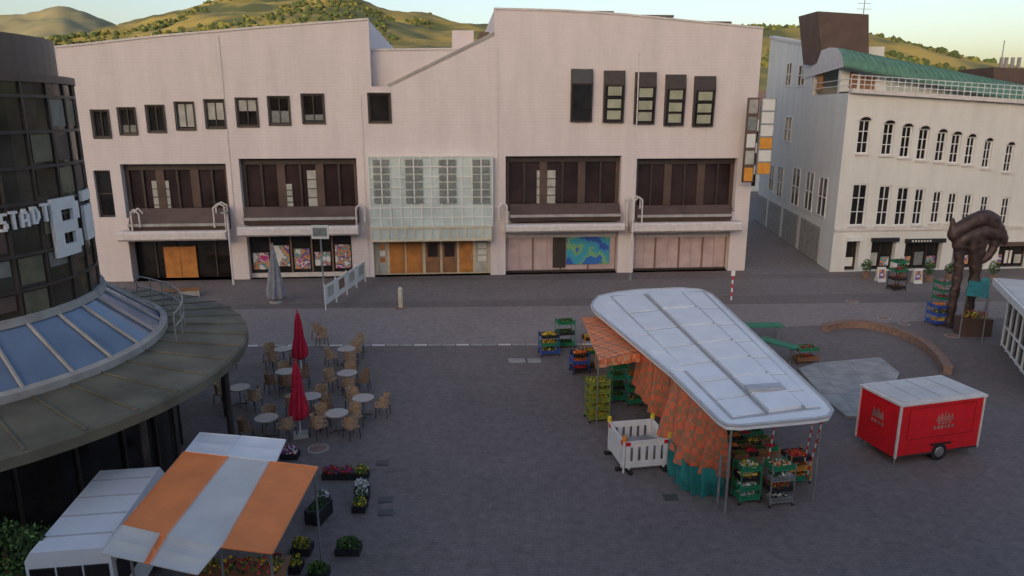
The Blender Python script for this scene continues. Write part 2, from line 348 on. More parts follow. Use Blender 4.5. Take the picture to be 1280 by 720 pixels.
for i,x in enumerate([(714,741,86,152),(755,781,88,153),(794,820,90,155),(832,857,93,157),(868,894,95,158)]):
    r=rect(F,*x,.3)
    s0,s1,z0,z1=r; h=z1-z0
    prof=[(0,z0),(.2,z0),(.34,z0+h*.72),(.22,z1),(0,z1)]
    fr.prism([F.pt(s0,z,o) for o,z in prof],F.d*.09,M_frame); fr.prism([F.pt(s1-.09,z,o) for o,z in prof],F.d*.09,M_frame)
    fr.poly([F.pt(s0,z1,0),F.pt(s1,z1,0),F.pt(s1,z1,.22),F.pt(s0,z1,.22)],M_frame)
    gl.poly([F.pt(s0,z0,.18),F.pt(s1,z0,.18),F.pt(s1,z0+h*.72,.32),F.pt(s0,z0+h*.72,.32)],M_glass)
    gl.poly([F.pt(s0,z0+h*.72,.32),F.pt(s1,z0+h*.72,.32),F.pt(s1,z1,.20),F.pt(s0,z1,.20)],M_frame if i!=0 else M_glass)
    fr.poly([F.pt(s0,z0,0),F.pt(s1,z0,0),F.pt(s1,z0,.2),F.pt(s0,z0,.2)],M_frame)
    for q,wd in ((0,.1),(.24,.05),(.48,.05),(.70,.1)):
        o=.18+.14*q/.72
        fr.prism([F.pt(s0+.01,z0+h*q,o+.01),F.pt(s1-.01,z0+h*q,o+.01),F.pt(s1-.01,z0+h*q+wd,o+.03),F.pt(s0+.01,z0+h*q+wd,o+.03)],F.n*.04,M_frame)
    if i>0:
        for q in (.06,.28,.52):
            o=.19+.14*q/.72
            gl.poly([F.pt(s0+.26,z0+h*q,o+.01),F.pt(s1-.22,z0+h*q,o+.01),F.pt(s1-.22,z0+h*(q+.17),o+.045),F.pt(s0+.26,z0+h*(q+.17),o+.045)],M_blindg)
litp={1:[(192,213,226,266)],2:[(352,366,230,260),(385,405,213,258)],3:[(671,694,213,254)],4:[]}
for i,x in enumerate(big):
    r=rect(F,*x); s0,s1,z0,z1=r
    if i==0: window(fr,gl,F,r,-.3,1,2,.12,M_frame,M_glass); continue
    gl.poly([F.pt(s0,z0,-.66),F.pt(s1,z0,-.66),F.pt(s1,z1,-.66),F.pt(s0,z1,-.66)],M_glassb)
    n=6
    for k in range(n+1):
        c=s0+(s1-s0)*k/n; wd=.07 if k%2 else .26
        pbox(fr,F,(max(s0,c-wd),min(s1,c+wd),z0,z1-.35),-.65,-.5,M_brownp if k%2==0 else M_frame)
    pbox(fr,F,(s0,s1,z1-.42,z1),-.652,-.46,M_frame); pbox(fr,F,(s0,s1,z0,z0+.25),-.652,-.44,M_frame)
    for L_ in litp[i]:
        rr=rect(F,*L_,-.6); pbox(gl,F,rr,-.655,-.55,M_blind)
        for q in range(1,4):
            zz=rr[2]+(rr[3]-rr[2])*q/4; pbox(fr,F,(rr[0],rr[1],zz-.03,zz+.03),-.549,-.52,M_frame)
for (x1,x2,y1,y2) in ((160,283,262,289),(304,447,260,281),(638,776,256,277),(797,915,258,277)):
    s0,s1,z0,z1=rect(F,x1,x2,y1,y2,.9)
    led.prism([F.pt(s0,z,o) for o,z in ((0.003,z0),(.75,z0),(1.0,z0+.35),(.95,z0+.42),(.35,z1),(0.003,z1))],F.d*(s1-s0),M_brownp)
    led.prism([F.pt(s0-.02,z,o) for o,z in ((1.0,z0+.33),(1.04,z0+.33),(1.0,z0+.5),(.93,z0+.5))],F.d*(s1-s0+.04),M_conc)
for (x1,x2,y1,y2) in ((147,283,289,301),(297,448,283,295),(632,780,280,290),(790,926,278,290)):
    s0,s1,z0,z1=rect(F,x1,x2,y1,y2,1.1)
    led.prism([F.pt(s0,z,o) for o,z in ((0.004,z0),(1.15,z0),(1.3,z0+.12),(1.3,z1-.12),(1.15,z1),(0.004,z1))],F.d*(s1-s0),M_trim)
for u,v0,v1,w_ in ((283,254,290,14),(166,262,290,-10),(446,256,284,-10),(634,254,280,10),(783,246,284,-8),(802,246,280,10)):
    for o in (.5,1.1):
        s_,zb_=F.hit(u,v1,1.1); _,zt=F.hit(u,v0,1.1); s2=F.hit(u-w_,v1,1.1)[0]
        led.tube([F.pt(s_,zb_,o),F.pt(s_,zt-.2,o),F.pt((s_+s2)/2,zt,o),F.pt(s2,zt-.3,o),F.pt(s2,zb_+.3,o)],.05,M_trim)
    led.cyl(F.pt(s_,zt-.3,.5),F.pt(s_,zt-.3,1.1),.04,.04,M_trim,6)
pbox(gl,F,cb,.02,.5,M_green_glass)
s0,s1,z0,z1=cb
for k in range(13):
    c=s0+(s1-s0)*k/12; pbox(fr,F,(c-.035,c+.035,z0,z1),.502,.56,M_white)
for k in range(8):
    c=z0+(z1-z0)*k/7; pbox(fr,F,(s0,s1,c-.03,c+.03),.501,.55,M_white)
for x1,x2 in ((467,487),(507,528),(549,570),(591,612)):
    r=rect(F,x1,x2,197,254,.55); 
    for k in range(6):
        a=r[2]+(r[3]-r[2])*k/6; b=r[2]+(r[3]-r[2])*(k+.74)/6
        pbox(fr,F,(r[0],r[1],a,b),.561,.62,M_louv)
    pbox(fr,F,((r[0]+r[1])/2-.04,(r[0]+r[1])/2+.04,r[2],r[3]),.621,.65,M_white)
r=rect(F,464,614,283,300,.9); 
led.prism([F.pt(r[0],z,o) for o,z in ((0.005,r[2]),(.85,r[2]),(.9,r[3]-.1),(.51,r[3]),(0.005,r[3]))],F.d*(r[1]-r[0]),M_green_glass)
for k in range(15):
    c=r[0]+(r[1]-r[0])*k/14; pbox(led,F,(c-.04,c+.04,r[2]-.03,r[3]-.02),.86,.94,M_cream)
pbox(led,F,(r[0],r[1],r[2]-.08,r[2]+.06),.3,.96,M_cream); pbox(led,F,(r[0]-.01,r[1]+.01,r[3]-.12,r[3]),.8,.97,M_cream)
s0,s1,z0,z1=gr[2]
pbox(fr,F,(s0,s1,0.01,z1),-1.05,-.6,M_cream)
for x1,x2,m in ((473,484,M_blind),(487,506,M_wood),(508,528,M_wood),(532,550,M_wood2),(553,571,M_wood2),(574,591,M_wood),(595,610,M_blind)):
    r=rect(F,x1,x2,301,341,-.6); r=(r[0],r[1],.12,r[3])
    pbox(fr,F,r,-.599,-.55,m); h=r[3]-r[2]; wq=r[1]-r[0]
    if m is not M_blind:
        pbox(fr,F,(r[0]+.15,r[1]-.15,r[2]+h*.1,r[2]+h*.42),-.549,-.53,m); pbox(fr,F,(r[0]+.15,r[1]-.15,r[2]+h*.5,r[2]+h*.93),-.549,-.53,M_glassb if m is M_wood2 else m)
        pbox(fr,F,(r[1]-.12,r[1]-.08,1.0,1.4),-.549,-.48,M_steel)
    else:
        for q in range(3): pbox(fr,F,(r[0]+.12,r[1]-.12,.9+q*.45,1.25+q*.45),-.549,-.54,random.choice([M_signw,M_wood,M_signw]))
s0,s1,z0,z1=gr[0]; gl.poly([F.pt(s0,0,-1.0),F.pt(s1,0,-1.0),F.pt(s1,z1,-1.0),F.pt(s0,z1,-1.0)],M_glass)
for k in range(6):
    c=s0+(s1-s0)*k/5; pbox(fr,F,(c-.05,c+.05,0,z1),-.99,-.9,M_frame)
r=rect(F,207,247,308,350,-.9); pbox(fr,F,(r[0],r[1],.02,r[3]),-.89,-.8,M_wood); pbox(fr,F,((r[0]+r[1])/2-.02,(r[0]+r[1])/2+.02,.02,r[3]),-.799,-.78,M_wood2)
s0,s1,z0,z1=gr[1]; gl.poly([F.pt(s0,0,-.6),F.pt(s1,0,-.6),F.pt(s1,z1,-.6),F.pt(s0,z1,-.6)],M_glass)
for k in range(6):
    c=s0+(s1-s0)*k/5; pbox(fr,F,(c-.05,c+.05,0,z1),-.59,-.5,M_brickr)
for k in range(5):
    a=s0+(s1-s0)*(k+.12)/5; b=s0+(s1-s0)*(k+.88)/5
    pbox(gl,F,(a,b,.55+.2*(k%2),1.7+.25*((k*2)%3)),-.585,-.56,M_post)
pbox(fr,F,(s0,s1,0,.3),-.592,-.48,M_trim)
for gi in (3,4):
    s0,s1,z0,z1=gr[gi]; gl.poly([F.pt(s0,0,-.7),F.pt(s1,0,-.7),F.pt(s1,z1,-.7),F.pt(s0,z1,-.7)],M_pink)
    for k in range(9):
        c=s0+(s1-s0)*k/8; ww=.06 if k%2==0 else .02; pbox(fr,F,(c-ww,c+ww,0,z1),-.69,-.62,M_brickr if k%2==0 else M_pink)
    pbox(fr,F,(s0,s1,z1-.45,z1),-.694,-.5,M_trim); pbox(fr,F,(s0,s1,0,.15),-.694,-.5,M_frame)
r=rect(F,708,762,292,330,-.6); pbox(gl,F,r,-.61,-.57,M_postb)
r=rect(F,691,707,292,330,-.6); pbox(gl,F,(r[0],r[1],.3,r[3]),-.61,-.58,M_frame)
for u,v0,v1 in ((284,45,290),(456,120,345),(622,62,345)):
    s_=F.hit(u,(v0+v1)/2)[0]; z0_=max(0,F.hit(u,v1)[1]); z1_=F.hit(u,v0)[1]
    pbox(led,F,(s_-.04,s_+.04,z0_,min(z1_,ZT+3)),.003,.05,M_trim)
for x1,x2,v in ((705,767,12),(785,842,17),(860,914,25)):
    sA,zA=F.hit(x1,v,-3); sB,zB=F.hit(x2,v+3,-3)
    z_=(zA+zB)/2-.15
    pbox(led,F,(sA,sB,z_,z_+.14),-3.3,-2.9,M_brownmet); 
    for s_ in (sA+.2,(sA+sB)/2,sB-.2): pbox(led,F,(s_-.05,s_+.05,z_-1.2,z_),-3.2,-3.1,M_brownmet)
walls.done("walls",store); fr.done("window_frames_and_doors",store); gl.done("glazing",store); led.done("ledges_and_parapets",store)
sg=MB(); r=rect(F,948,966,123,218,1.2); pbox(sg,F,r,1.1,1.3,M_steel); h=(r[3]-r[2])/6
for k in range(6): pbox(sg,F,(r[0]+.08,r[1]-.08,r[2]+h*k+.05,r[2]+h*(k+1)-.05),1.301,1.33,[M_signo,M_signw,M_signo,M_signw,M_signw,M_signw][k])
r2=rect(F,932,945,122,228,1.2); pbox(sg,F,r2,1.0,1.25,M_brownmet); h=(r2[3]-r2[2])/5
for k in range(5): pbox(sg,F,(r2[0]+.05,r2[1]-.08,r2[2]+h*k+.1,r2[2]+h*(k+1)-.12),1.251,1.28,[M_signo,M_blind,M_signw,M_louv,M_conc][k])
for zz in (r[2]+.6,r[3]-.6): sg.cyl(F.pt(smax-.6,zz,0),F.pt(r[0]+.3,zz,1.15),.05,.05,M_steel,6)
sg.done("shop_sign_stack")
# ---------------------------------------------------------------- right hand white building
C0=G(1037,340); C1=G(1290,335); R=Pl(C0,C1); RS=Pl(G(945,275),C0)
hotel=empty("white_corner_building"); wl=MB(); fr=MB(); gl=MB(); rf=MB()
bd=-RS.d; KS=bd.dot(R.d)/(-bd.dot(R.n))       # drift of the alley wall along s per metre of depth
def edge(off): return KS*max(0,-off)+.02
def rq(u,v,off=0): return R.hit(u,v,off)
ze0=rq(1050,116)[1]; ze1=rq(1290,160)[1]; sE=rq(1290,200)[0]
sE2=sE+14; sl=(ze1-ze0)/sE; 
row1=[(1072,1087,150,192),(1103,1117,154,194),(1126,1139,158,197),(1147,1160,161,200),(1170,1182,165,202),(1188,1200,168,204),(1207,1218,171,206),(1229,1239,176,210),(1256,1266,181,215)]
row2=[(1064,1083,230,282),(1097,1112,232,282),(1120,1135,234,282),(1142,1154,236,281),(1165,1176,239,279),(1184,1195,241,279),(1204,1214,243,279),(1225,1235,245,279),(1251,1261,247,281)]
shops=[(1057,1073,301),(1088,1118,302),(1130,1176,303),(1190,1232,305),(1247,1284,307)]
hs=[]; 
for x in row1+row2: hs.append(rect(R,*x)+(.2,))
sr=[]
for x1,x2,y1 in shops:
    r=rect(R,x1,x2,y1,338); r=(r[0],r[1],.05,r[3]); sr.append(r); hs.append(r+(.5,))
ztopgrid=max(h[3] for h in hs)+.15
wall_grid(wl,R,0,sE2,0,ztopgrid,hs,.2,M_wall2)
wl.poly([R.pt(0,ztopgrid,0),R.pt(sE2,ztopgrid,0),R.pt(sE2,ztopgrid+.02,0),R.pt(0,ze0,0)],M_wall2)
for x in row1+row2:
    r=rect(R,*x); window(fr,gl,R,r,-.15,2,3,.09,M_white,M_glass,.06)
    if x in row1:
        sm=(r[0]+r[1])/2; hw=(r[1]-r[0])/2
        wl.prism([R.pt(sm-math.cos(t)*(hw+.08),r[3]+math.sin(t)*.3,.003) for t in [math.pi*k/8 for k in range(9)]],R.n*.05,M_trim)
        gl.prism([R.pt(sm-math.cos(t)*(hw-.05),r[3]+math.sin(t)*.2,.055) for t in [math.pi*k/8 for k in range(9)]],R.n*.005,M_glass)
    pbox(wl,R,(r[0]-.1,r[1]+.1,r[2]-.12,r[2]),.003,.12,M_trim)
for i,r in enumerate(sr):
    window(fr,gl,R,r,-.45,[1,2,3,3,2][i],1,.09,M_frame,M_glass,.08)
    n_=[1,2,3,3,3][i]
    for k in range(n_):
        a=r[0]+(r[1]-r[0])*(k+.15)/n_; b=r[0]+(r[1]-r[0])*(k+.85)/n_
        pbox(gl,R,(a,b,r[2]+.25,r[2]+.9+.3*((k+i)%2)),-.445,-.42,[M_signw,M_blind,M_post,M_louv,M_post][(i+k)%5])
    pbox(fr,R,(r[0]-.1,r[1]+.1,r[3],r[3]+.28),.005,.22,[M_white,M_black,M_black,M_frame,M_brownmet][i])
    if i in (2,3):
        for k in range(7): pbox(fr,R,(r[0]+.3+k*.22,r[0]+.42+k*.22,r[3]+.08,r[3]+.2),.221,.235,M_signw)
z_sc=rq(1100,288)[1]; pbox(wl,R,(0,sE2,z_sc,z_sc+.2),.003,.12,M_trim)
wl.prism([R.pt(.05,ze0,-.1),R.pt(sE2,ztopgrid+.05,-.1),R.pt(sE2,ztopgrid+.3,-.1),R.pt(.05,ze0+.28,-.1)],R.n*.45,M_trim)
def sp(u,v): return RS.hit(u,v)
near=RS.L
su,_=sp(1018,90); zt_hi=sp(1018,60)[1]; zt_far=sp(950,54)[1]
wl.poly([RS.pt(0,0),RS.pt(near,0),RS.pt(near,ze0),RS.pt(su,ze0),RS.pt(su,zt_hi),RS.pt(0,zt_far)],M_wall2)
wl.prism([RS.pt(su,zt_hi+.003,.1),RS.pt(0,zt_far+.003,.1),RS.pt(0,zt_far+.25,.1),RS.pt(su,zt_hi+.25,.1)],-RS.n*.5,M_trim)
wl.prism([RS.pt(su,ze0+.01,0),RS.pt(su,zt_hi,0),RS.pt(su,zt_hi,-5),RS.pt(su,ze0+.01,-5)],-RS.d*.2,M_wall2)
for x in ((983,990,78,108),(998,1007,80,108),(981,990,145,178),(990,1000,208,258),(1007,1017,213,265),(1023,1034,220,272),(962,968,205,240),(972,979,207,248)):
    r=rect(RS,*x); window(fr,gl,RS,r,.01,2,2,.12,M_white,M_glass,.06)
for x in ((948,960,240,274),(962,978,248,287),(981,1000,256,304),(1003,1028,266,325)):
    s0_,zt_=RS.hit(x[0],x[2]); s1_,_=RS.hit(x[1],x[2]); r=(s0_,s1_,.05,2.7)
    pbox(fr,RS,r,.01,.06,M_conc)
    for k in range(1,9): pbox(fr,RS,(r[0],r[1],k*.3,k*.3+.03),.061,.08,M_louv)
OFF=-2.6
s0a,zb0=R.hit(1050,112,OFF); s1a,zb1=R.hit(1290,160,OFF); zt0=R.hit(1050,84,OFF)[1]; zt1=R.hit(1290,132,OFF)[1]
k_=(zt1-zt0)/(s1a-s0a); sX=s1a+12; ztX=zt0+k_*(sX-s0a); sN=edge(OFF-.3)+.1
base=ztopgrid-.3
wl.prism([R.pt(sN,base,OFF),R.pt(sX,base,OFF),R.pt(sX,max(ztX,base+.1),OFF),R.pt(sN,zt0-k_*(s0a-sN),OFF)],-R.n*.3,M_wall2)
def topz(s_): return zt0+k_*(s_-s0a)
nb=34; sg0=R.hit(1097,110,OFF)[0]
for k in range(nb):
    a=sg0+(sX-sg0)*k/nb; b=sg0+(sX-sg0)*(k+.72)/nb
    gl.prism([R.pt(a,topz(a)-1.45,OFF+.01),R.pt(b,topz(b)-1.45,OFF+.01),R.pt(b,topz(b)-.15,OFF+.01),R.pt(a,topz(a)-.15,OFF+.01)],R.n*.04,M_green_glass if k%5 else M_white)
for u0,u1 in ((1046,1058),(1062,1072),(1076,1094)):
    a=R.hit(u0,95,OFF)[0]; b=R.hit(u1,95,OFF)[0]
    if a<sN: continue
    gl.prism([R.pt(a,topz(a)-1.3,OFF+.01),R.pt(b,topz(b)-1.3,OFF+.01),R.pt(b,topz(b)-.2,OFF+.01),R.pt(a,topz(a)-.2,OFF+.01)],R.n*.05,M_wood2)
pbox(gl,RS,(su+.3,su+1.6,ze0+.3,ze0+2.0),-.3,-.2,M_wood)
wl.poly([R.pt(.05,ze0+.1,0),R.pt(sE2,ztopgrid+.1,0),R.pt(sE2,ztopgrid+.1,OFF),R.pt(edge(OFF),ze0+.1,OFF)],M_conc)
def ev(s_): return ze0+.28+(ztopgrid+.3-ze0-.28)*s_/sE2
for k in range(60):
    s_=sE2*k/59; rf.cyl(R.pt(s_,ev(s_),.15),R.pt(s_,ev(s_)+.85,.15),.025,.025,M_white,5)
for hh in (.3,.6,.87): rf.cyl(R.pt(0,ev(0)+hh,.15),R.pt(sE2,ev(sE2)+hh,.15),.03,.03,M_white,6)
for hh in (.5,.9): rf.cyl(RS.pt(near,ze0+hh,-.05),RS.pt(su,ze0+hh,-.05),.03,.03,M_white,6)
pr=[(1.0,-.12),(1.05,.0),(.75,.5),(.2,.95),(-.6,1.3),(-2.5,1.55),(-9,1.65)]
nn=60
def el_(s_,o): return max(s_,edge(OFF+o)-.1)
for k in range(nn):
    a=.3+(sX)*k/nn; b=.3+(sX)*(k+1)/nn
    for (o0,h0),(o1,h1) in zip(pr[:-1],pr[1:]):
        a0,a1,b0,b1=el_(a,o0),el_(a,o1),el_(b,o0),el_(b,o1)
        if b0-a0<1e-4 and b1-a1<1e-4: continue
        rf.poly([R.pt(a0,topz(a0)+h0,OFF+o0),R.pt(b0,topz(b0)+h0,OFF+o0),R.pt(b1,topz(b1)+h1,OFF+o1),R.pt(a1,topz(a1)+h1,OFF+o1)],M_copper)
    if a>edge(OFF-2.5):
        for (o0,h0),(o1,h1) in zip(pr[1:-2],pr[2:-1]): rf.cyl(R.pt(a,topz(a)+h0+.02,OFF+o0),R.pt(a,topz(a)+h1+.02,OFF+o1),.04,.04,M_copper,4)
rf.poly([R.pt(el_(.3,o),topz(el_(.3,o))+h,OFF+o) for o,h in pr]+[R.pt(el_(.3,-9),topz(el_(.3,-9))-.12,OFF-9)],M_trim)
pquad(rf,R,[(1028,78),(1086,78),(1086,18),(1022,14)],-10,-7,M_brownmet,-7)
pquad(rf,R,[(1242,115),(1290,120),(1290,86),(1242,84)],-14,-10,M_brownmet,-10)
wl.done("walls",hotel); fr.done("window_frames",hotel); gl.done("glazing",hotel); rf.done("roof_and_terrace",hotel)
an=MB(); s_,z_=R.hit(1079,20,-8); an.cyl(R.pt(s_,z_-1,-8),R.pt(s_,z_+1.6,-8),.04,.03,M_steel,6)
for q in (.5,.9,1.3): an.cyl(R.pt(s_-.7+q*.2,z_+q,-8),R.pt(s_+.7-q*.2,z_+q,-8),.02,.02,M_steel,4)
an.done("roof_antenna")
an=MB()
for u in (1250,1256,1264,1272):
    s_,z_=R.hit(u,88,-12); an.cyl(R.pt(s_,z_-.5,-12),R.pt(s_,z_+(2.4 if u==1250 else .8),-12),.05,.04,M_steel,6)
    an.box(tuple(R.pt(s_,z_+.6,-12)),(.25,.15,.9),M_conc)
an.done("mobile_phone_mast")
ab=MB(); ab.box((24,108,5),(26,10,10),M_wall2); ab.prism([(10.8,102.9,10),(37.2,102.9,10),(37.2,108,14),(10.8,108,14)],(0,5.2,0),M_brickr)
for i in range(6):
    for j in range(3): ab.box((14+i*4,102.97,1.6+j*3),(1.1,.1,1.6),M_glass)
ab.done("terraced_house")
bb=MB(); bb.box((-5,-9.2,4.7),(120,16,9.4),M_wall2)
for i in range(28):
    for j in range(3): bb.box((-62+i*4.1,-1.17,1.8+j*3),(1.6,.1,1.7),M_glass)
bb.box((-5,-9.2,9.5),(120.6,16.4,.2),M_trim)
bb.done("office_building")
# ---------------------------------------------------------------- round library tower
TX,TY,TR=-17.0,19.8,4.6
lib=empty("round_library_building"); wl=MB(); fr=MB(); cp=MB()
wl.ring(TX,TY,[(TR,4.0),(TR,11.75)],M_towg,64)
wl.ring(TX,TY,[(TR+.1,11.75),(TR+.1,11.95),(TR-.3,11.96),(TR-.3,12.95),(0.01,12.95)],M_brownmet,64)
for k in range(32):
    t=2*math.pi*k/32; p=(TX+(TR+.02)*math.cos(t),TY+(TR+.02)*math.sin(t))
    fr.cyl((*p,5),(*p,11.75),.045,.045,M_frame,4)
for zz in (5.6,6.5,7.4,8.3,8.7,9.6,10.5,11.4):
    fr.ring(TX,TY,[(TR,zz-.04),(TR+.06,zz-.04),(TR+.06,zz+.04),(TR,zz+.04)],M_frame,64)
M_tw1=mat("tower_reflection_olive",(.13,.12,.075),.5,.25,2); M_tw2=mat("tower_reflection_grey",(.17,.17,.155),.5,.25,2)  # pane colours stand in for greenish-brown reflections in the tower glass
for k in range(32):
    for zz in (5.7,6.6,7.5,8.8,9.7,10.6):
        if random.random()<.6:
            t0=2*math.pi*(k+.12)/32; t1=2*math.pi*(k+.88)/32; hz=random.choice([.7,.7,.4]); 
            wl.poly([(TX+(TR+.015)*math.cos(t),TY+(TR+.015)*math.sin(t),z) for t,z in ((t0,zz+.72-hz),(t1,zz+.72-hz),(t1,zz+.72),(t0,zz+.72))],random.choice([M_brownp,M_glass,M_tw1,M_tw1,M_tw2,M_towg]))
cp.ring(TX,TY,[(TR+.05,5.7),(6.3,4.42)],M_skyl,48)
for k in range(32):
    t=2*math.pi*k/32; c_,s_=math.cos(t),math.sin(t)
    fr.cyl((TX+(TR+.05)*c_,TY+(TR+.05)*s_,5.74),(TX+6.3*c_,TY+6.3*s_,4.46),.05,.05,M_conc,5)
fr.ring(TX,TY,[(6.2,4.3),(6.4,4.3),(6.4,4.5),(6.2,4.55)],M_conc,64); fr.ring(TX,TY,[(TR+.02,5.65),(TR+.18,5.65),(TR+.16,5.85),(TR+.02,5.85)],M_conc,64)
cp.ring(TX,TY,[(6.35,4.3),(8.75,4.02),(8.8,3.95),(8.8,3.7),(8.5,3.6),(5.9,3.6)],M_olive,72)
for k in range(44):
    t=2*math.pi*k/44; c_,s_=math.cos(t),math.sin(t)
    cp.cyl((TX+6.4*c_,TY+6.4*s_,4.31),(TX+8.78*c_,TY+8.78*s_,4.03),.03,.03,M_olive,4)
cp.ring(TX,TY,[(6.35,0),(6.35,3.6)],M_glass,64)
for k in range(28):
    t=2*math.pi*k/28; p=(TX+6.4*math.cos(t),TY+6.4*math.sin(t)); fr.cyl((*p,0),(*p,3.6),.05,.05,M_frame,4)
for k in range(12):
    t=2*math.pi*(k+.3)/12; p=(TX+8.2*math.cos(t),TY+8.2*math.sin(t)); fr.cyl((*p,0),(*p,3.65),.1,.1,M_frame,10)
for k in range(9):
    t=.15+k*.12; p=(TX+6.9*math.cos(t),TY+6.9*math.sin(t)); fr.cyl((*p,4.2),(*p,5.1),.025,.025,M_steel,5)
for zz in (4.7,5.1): fr.ring(TX,TY,[(6.88,zz-.02),(6.92,zz-.02),(6.92,zz+.02),(6.88,zz+.02)],M_steel,16,.15,1.11)
wl.done("tower_walls",lib); fr.done("frames_and_columns",lib); cp.done("canopy_and_skylight",lib)
def cylhit(u,v,rr):
    d=ray(u,v); a=d.x**2+d.y**2; b=-2*(d.x*TX+d.y*TY); c=TX*TX+TY*TY-rr*rr
    D=b*b-4*a*c
    if D<0: D=0
    t=(-b-math.sqrt(D))/(2*a); return math.atan2(d.y*t-TY,d.x*t-TX),H+d.z*t
FONT={'S':["01111","11000","11000","01110","00011","00011","11110"],'T':["111111","001100","001100","001100","001100","001100","001100"],'A':["001100","011110","110011","110011","111111","110011","110011"],'D':["111100","110110","110011","110011","110011","110110","111100"],
 'B':["1111110","1111111","1100011","1100011","1111110","1111110","1100011","1100011","1111111","1111110"],'i':["11","11","00","11","11","11","11","11","11","11"]}
def letter(mb,ch,u0,u1,vt,vb):
    RR=TR+.1; vm=(vt+vb)/2; f0,_=cylhit(u0,vm,RR); f1,_=cylhit(u1,vm,RR); um=(u0+u1)/2
    zt_=cylhit(um,vt,RR)[1]; zb_=cylhit(um,vb,RR)[1]; rows=FONT[ch]; nr=len(rows); nc=len(rows[0])
    for j,row in enumerate(rows):
        for i,cc in enumerate(row):
            if cc=='1':
                a,b=f0+(f1-f0)*i/nc,f0+(f1-f0)*(i+1)/nc; z1=zt_+(zb_-zt_)*j/nr; z0=zt_+(zb_-zt_)*(j+1)/nr
                vs=[(TX+r_*math.cos(f),TY+r_*math.sin(f),z) for r_ in (RR-.06,RR+.04) for f,z in ((a,z0),(b,z0),(b,z1),(a,z1))]
                mb.add(vs,[[0,1,2,3],[7,6,5,4],[0,4,5,1],[1,5,6,2],[2,6,7,3],[3,7,4,0]],M_white)
lt=MB()
for ch,u0,u1,vt,vb in (('S',-1,9,267,290),('T',12,22,264,287),('A',25,36,261,284),('D',39,49,258,280),('T',52,61,254,277),('B',66,100,246,320),('i',104,114,236,300)): letter(lt,ch,u0,u1,vt,vb)
lt.done("lettering",lib)
bu=MB(); bx,by=-10.7,13.4
bu.cyl((bx,by,0),(bx,by,.5),.3,.36,M_conc,16); bu.cyl((bx,by,.4),(bx,by,1.6),.05,.03,M_wood2,6)
for _ in range(14):
    a=random.uniform(0,6.28); bu.cyl((bx,by,.8+random.random()*.6),(bx+.6*math.cos(a),by+.6*math.sin(a),1.5+random.random()*.8),.02,.01,M_wood2,4)
    bu.leaves((bx+.55*math.cos(a),by+.55*math.sin(a),1.2+random.random()*1.1),(.35,.35,.3),160,.05,[M_leaf,M_leaf,M_leaf2])
bu.done("potted_shrub",loc=(bx,by,0))
# ---------------------------------------------------------------- striped market stall + white van (lower left)
st=MB(); Z=2.7
def q4(pts,z,m,th=.03,dz=None,sag=.05):
    P4=[G(u,v,z if dz is None else dz[i]) for i,(u,v) in enumerate(pts)]
    n=8; vs=[];fs=[]
    for j in range(n+1):
        for i in range(n+1):
            f,g_=i/n,j/n; p=P4[0].lerp(P4[1],f).lerp(P4[3].lerp(P4[2],f),g_)
            p.z-=sag*math.sin(math.pi*f)*abs(math.sin(math.pi*2*g_)); vs.append(p)
    for j in range(n):
        for i in range(n): fs.append([j*(n+1)+i,j*(n+1)+i+1,(j+1)*(n+1)+i+1,(j+1)*(n+1)+i])
    st.add(vs,fs,m)
    for a_,b_ in ((0,1),(1,2),(2,3),(3,0)): st.cyl(P4[a_],P4[b_],.02,.02,m,5)
q4([(230,565),(286,571),(209,669),(154,656)],Z,M_orange)
q4([(286,571),(337,577),(277,684),(209,669)],Z,M_tarpg)
q4([(337,577),(397,584),(340,692),(277,684)],Z,M_orange)
q4([(250,541),(300,545),(283,570),(232,564)],Z+.1,M_tarpw,dz=[2.55,2.55,Z+.01,Z+.01])
q4([(302,545),(357,550),(345,577),(285,570)],Z+.1,M_tarpw,dz=[2.55,2.55,Z+.01,Z+.01])
q4([(152,657),(200,668),(180,703),(125,691)],Z,M_tarpg,dz=[Z+.01,Z+.01,2.5,2.5])
q4([(200,668),(209,670),(188,705),(180,703)],Z,M_orange,dz=[Z+.01,Z+.01,2.5,2.5])
q4([(209,670),(275,684),(247,718),(188,705)],Z,M_tarpg,dz=[Z+.01,Z+.01,2.5,2.5])
for u,v in ((234,567),(393,585),(338,690),(158,656),(286,572),(275,682)):
    p=G(u,v,Z-.03); st.cyl((p.x,p.y,0),(p.x,p.y,Z-.03),.03,.03,M_steel,6)
for a_,b_ in (((230,565),(397,584)),((154,656),(340,692)),((397,584),(340,692)),((230,565),(154,656)),((286,571),(209,669)),((337,577),(277,684))):
    st.cyl(G(*a_,Z-.12),G(*b_,Z-.12),.03,.03,M_steel,6)
st.box((-6.3,14.6,.75),(2.2,.8,.06),M_wood2,.1)
for dx in (-1,1): st.box((-6.3+dx,14.6,.36),(.05,.7,.72),M_steel,.1)
for k in range(6): st.leaves((-7.2+k*.36,14.5,.95),(.18,.3,.15),60,.05,[M_leaf,M_leaf2,M_fred,M_fyel])
st.done("striped_market_stall",loc=(-6.5,15,0))
tv=MB(); cx,cy=-9.35,14.75; rz=.14
L_,W_,Hh=3.5,1.65,2.3
def loc(x,y,z): return (cx+x*math.cos(rz)-y*math.sin(rz),cy+x*math.sin(rz)+y*math.cos(rz),z)
prof=[(-W_/2,.45),(W_/2,.45),(W_/2,2.1),(W_/2-.12,Hh),(-W_/2+.12,Hh),(-W_/2,2.1)]
tv.prism([loc(x,-L_/2,z) for x,z in prof],Vector(loc(0,L_,0))-Vector(loc(0,0,0)),M_tarpw)
for x in (-.52,0,.52): tv.box(loc(x,-L_/2-.012,1.65),(.42,.03,.5),M_glass,rz); tv.box(loc(x,-L_/2-.005,1.65),(.48,.02,.56),M_black,rz)
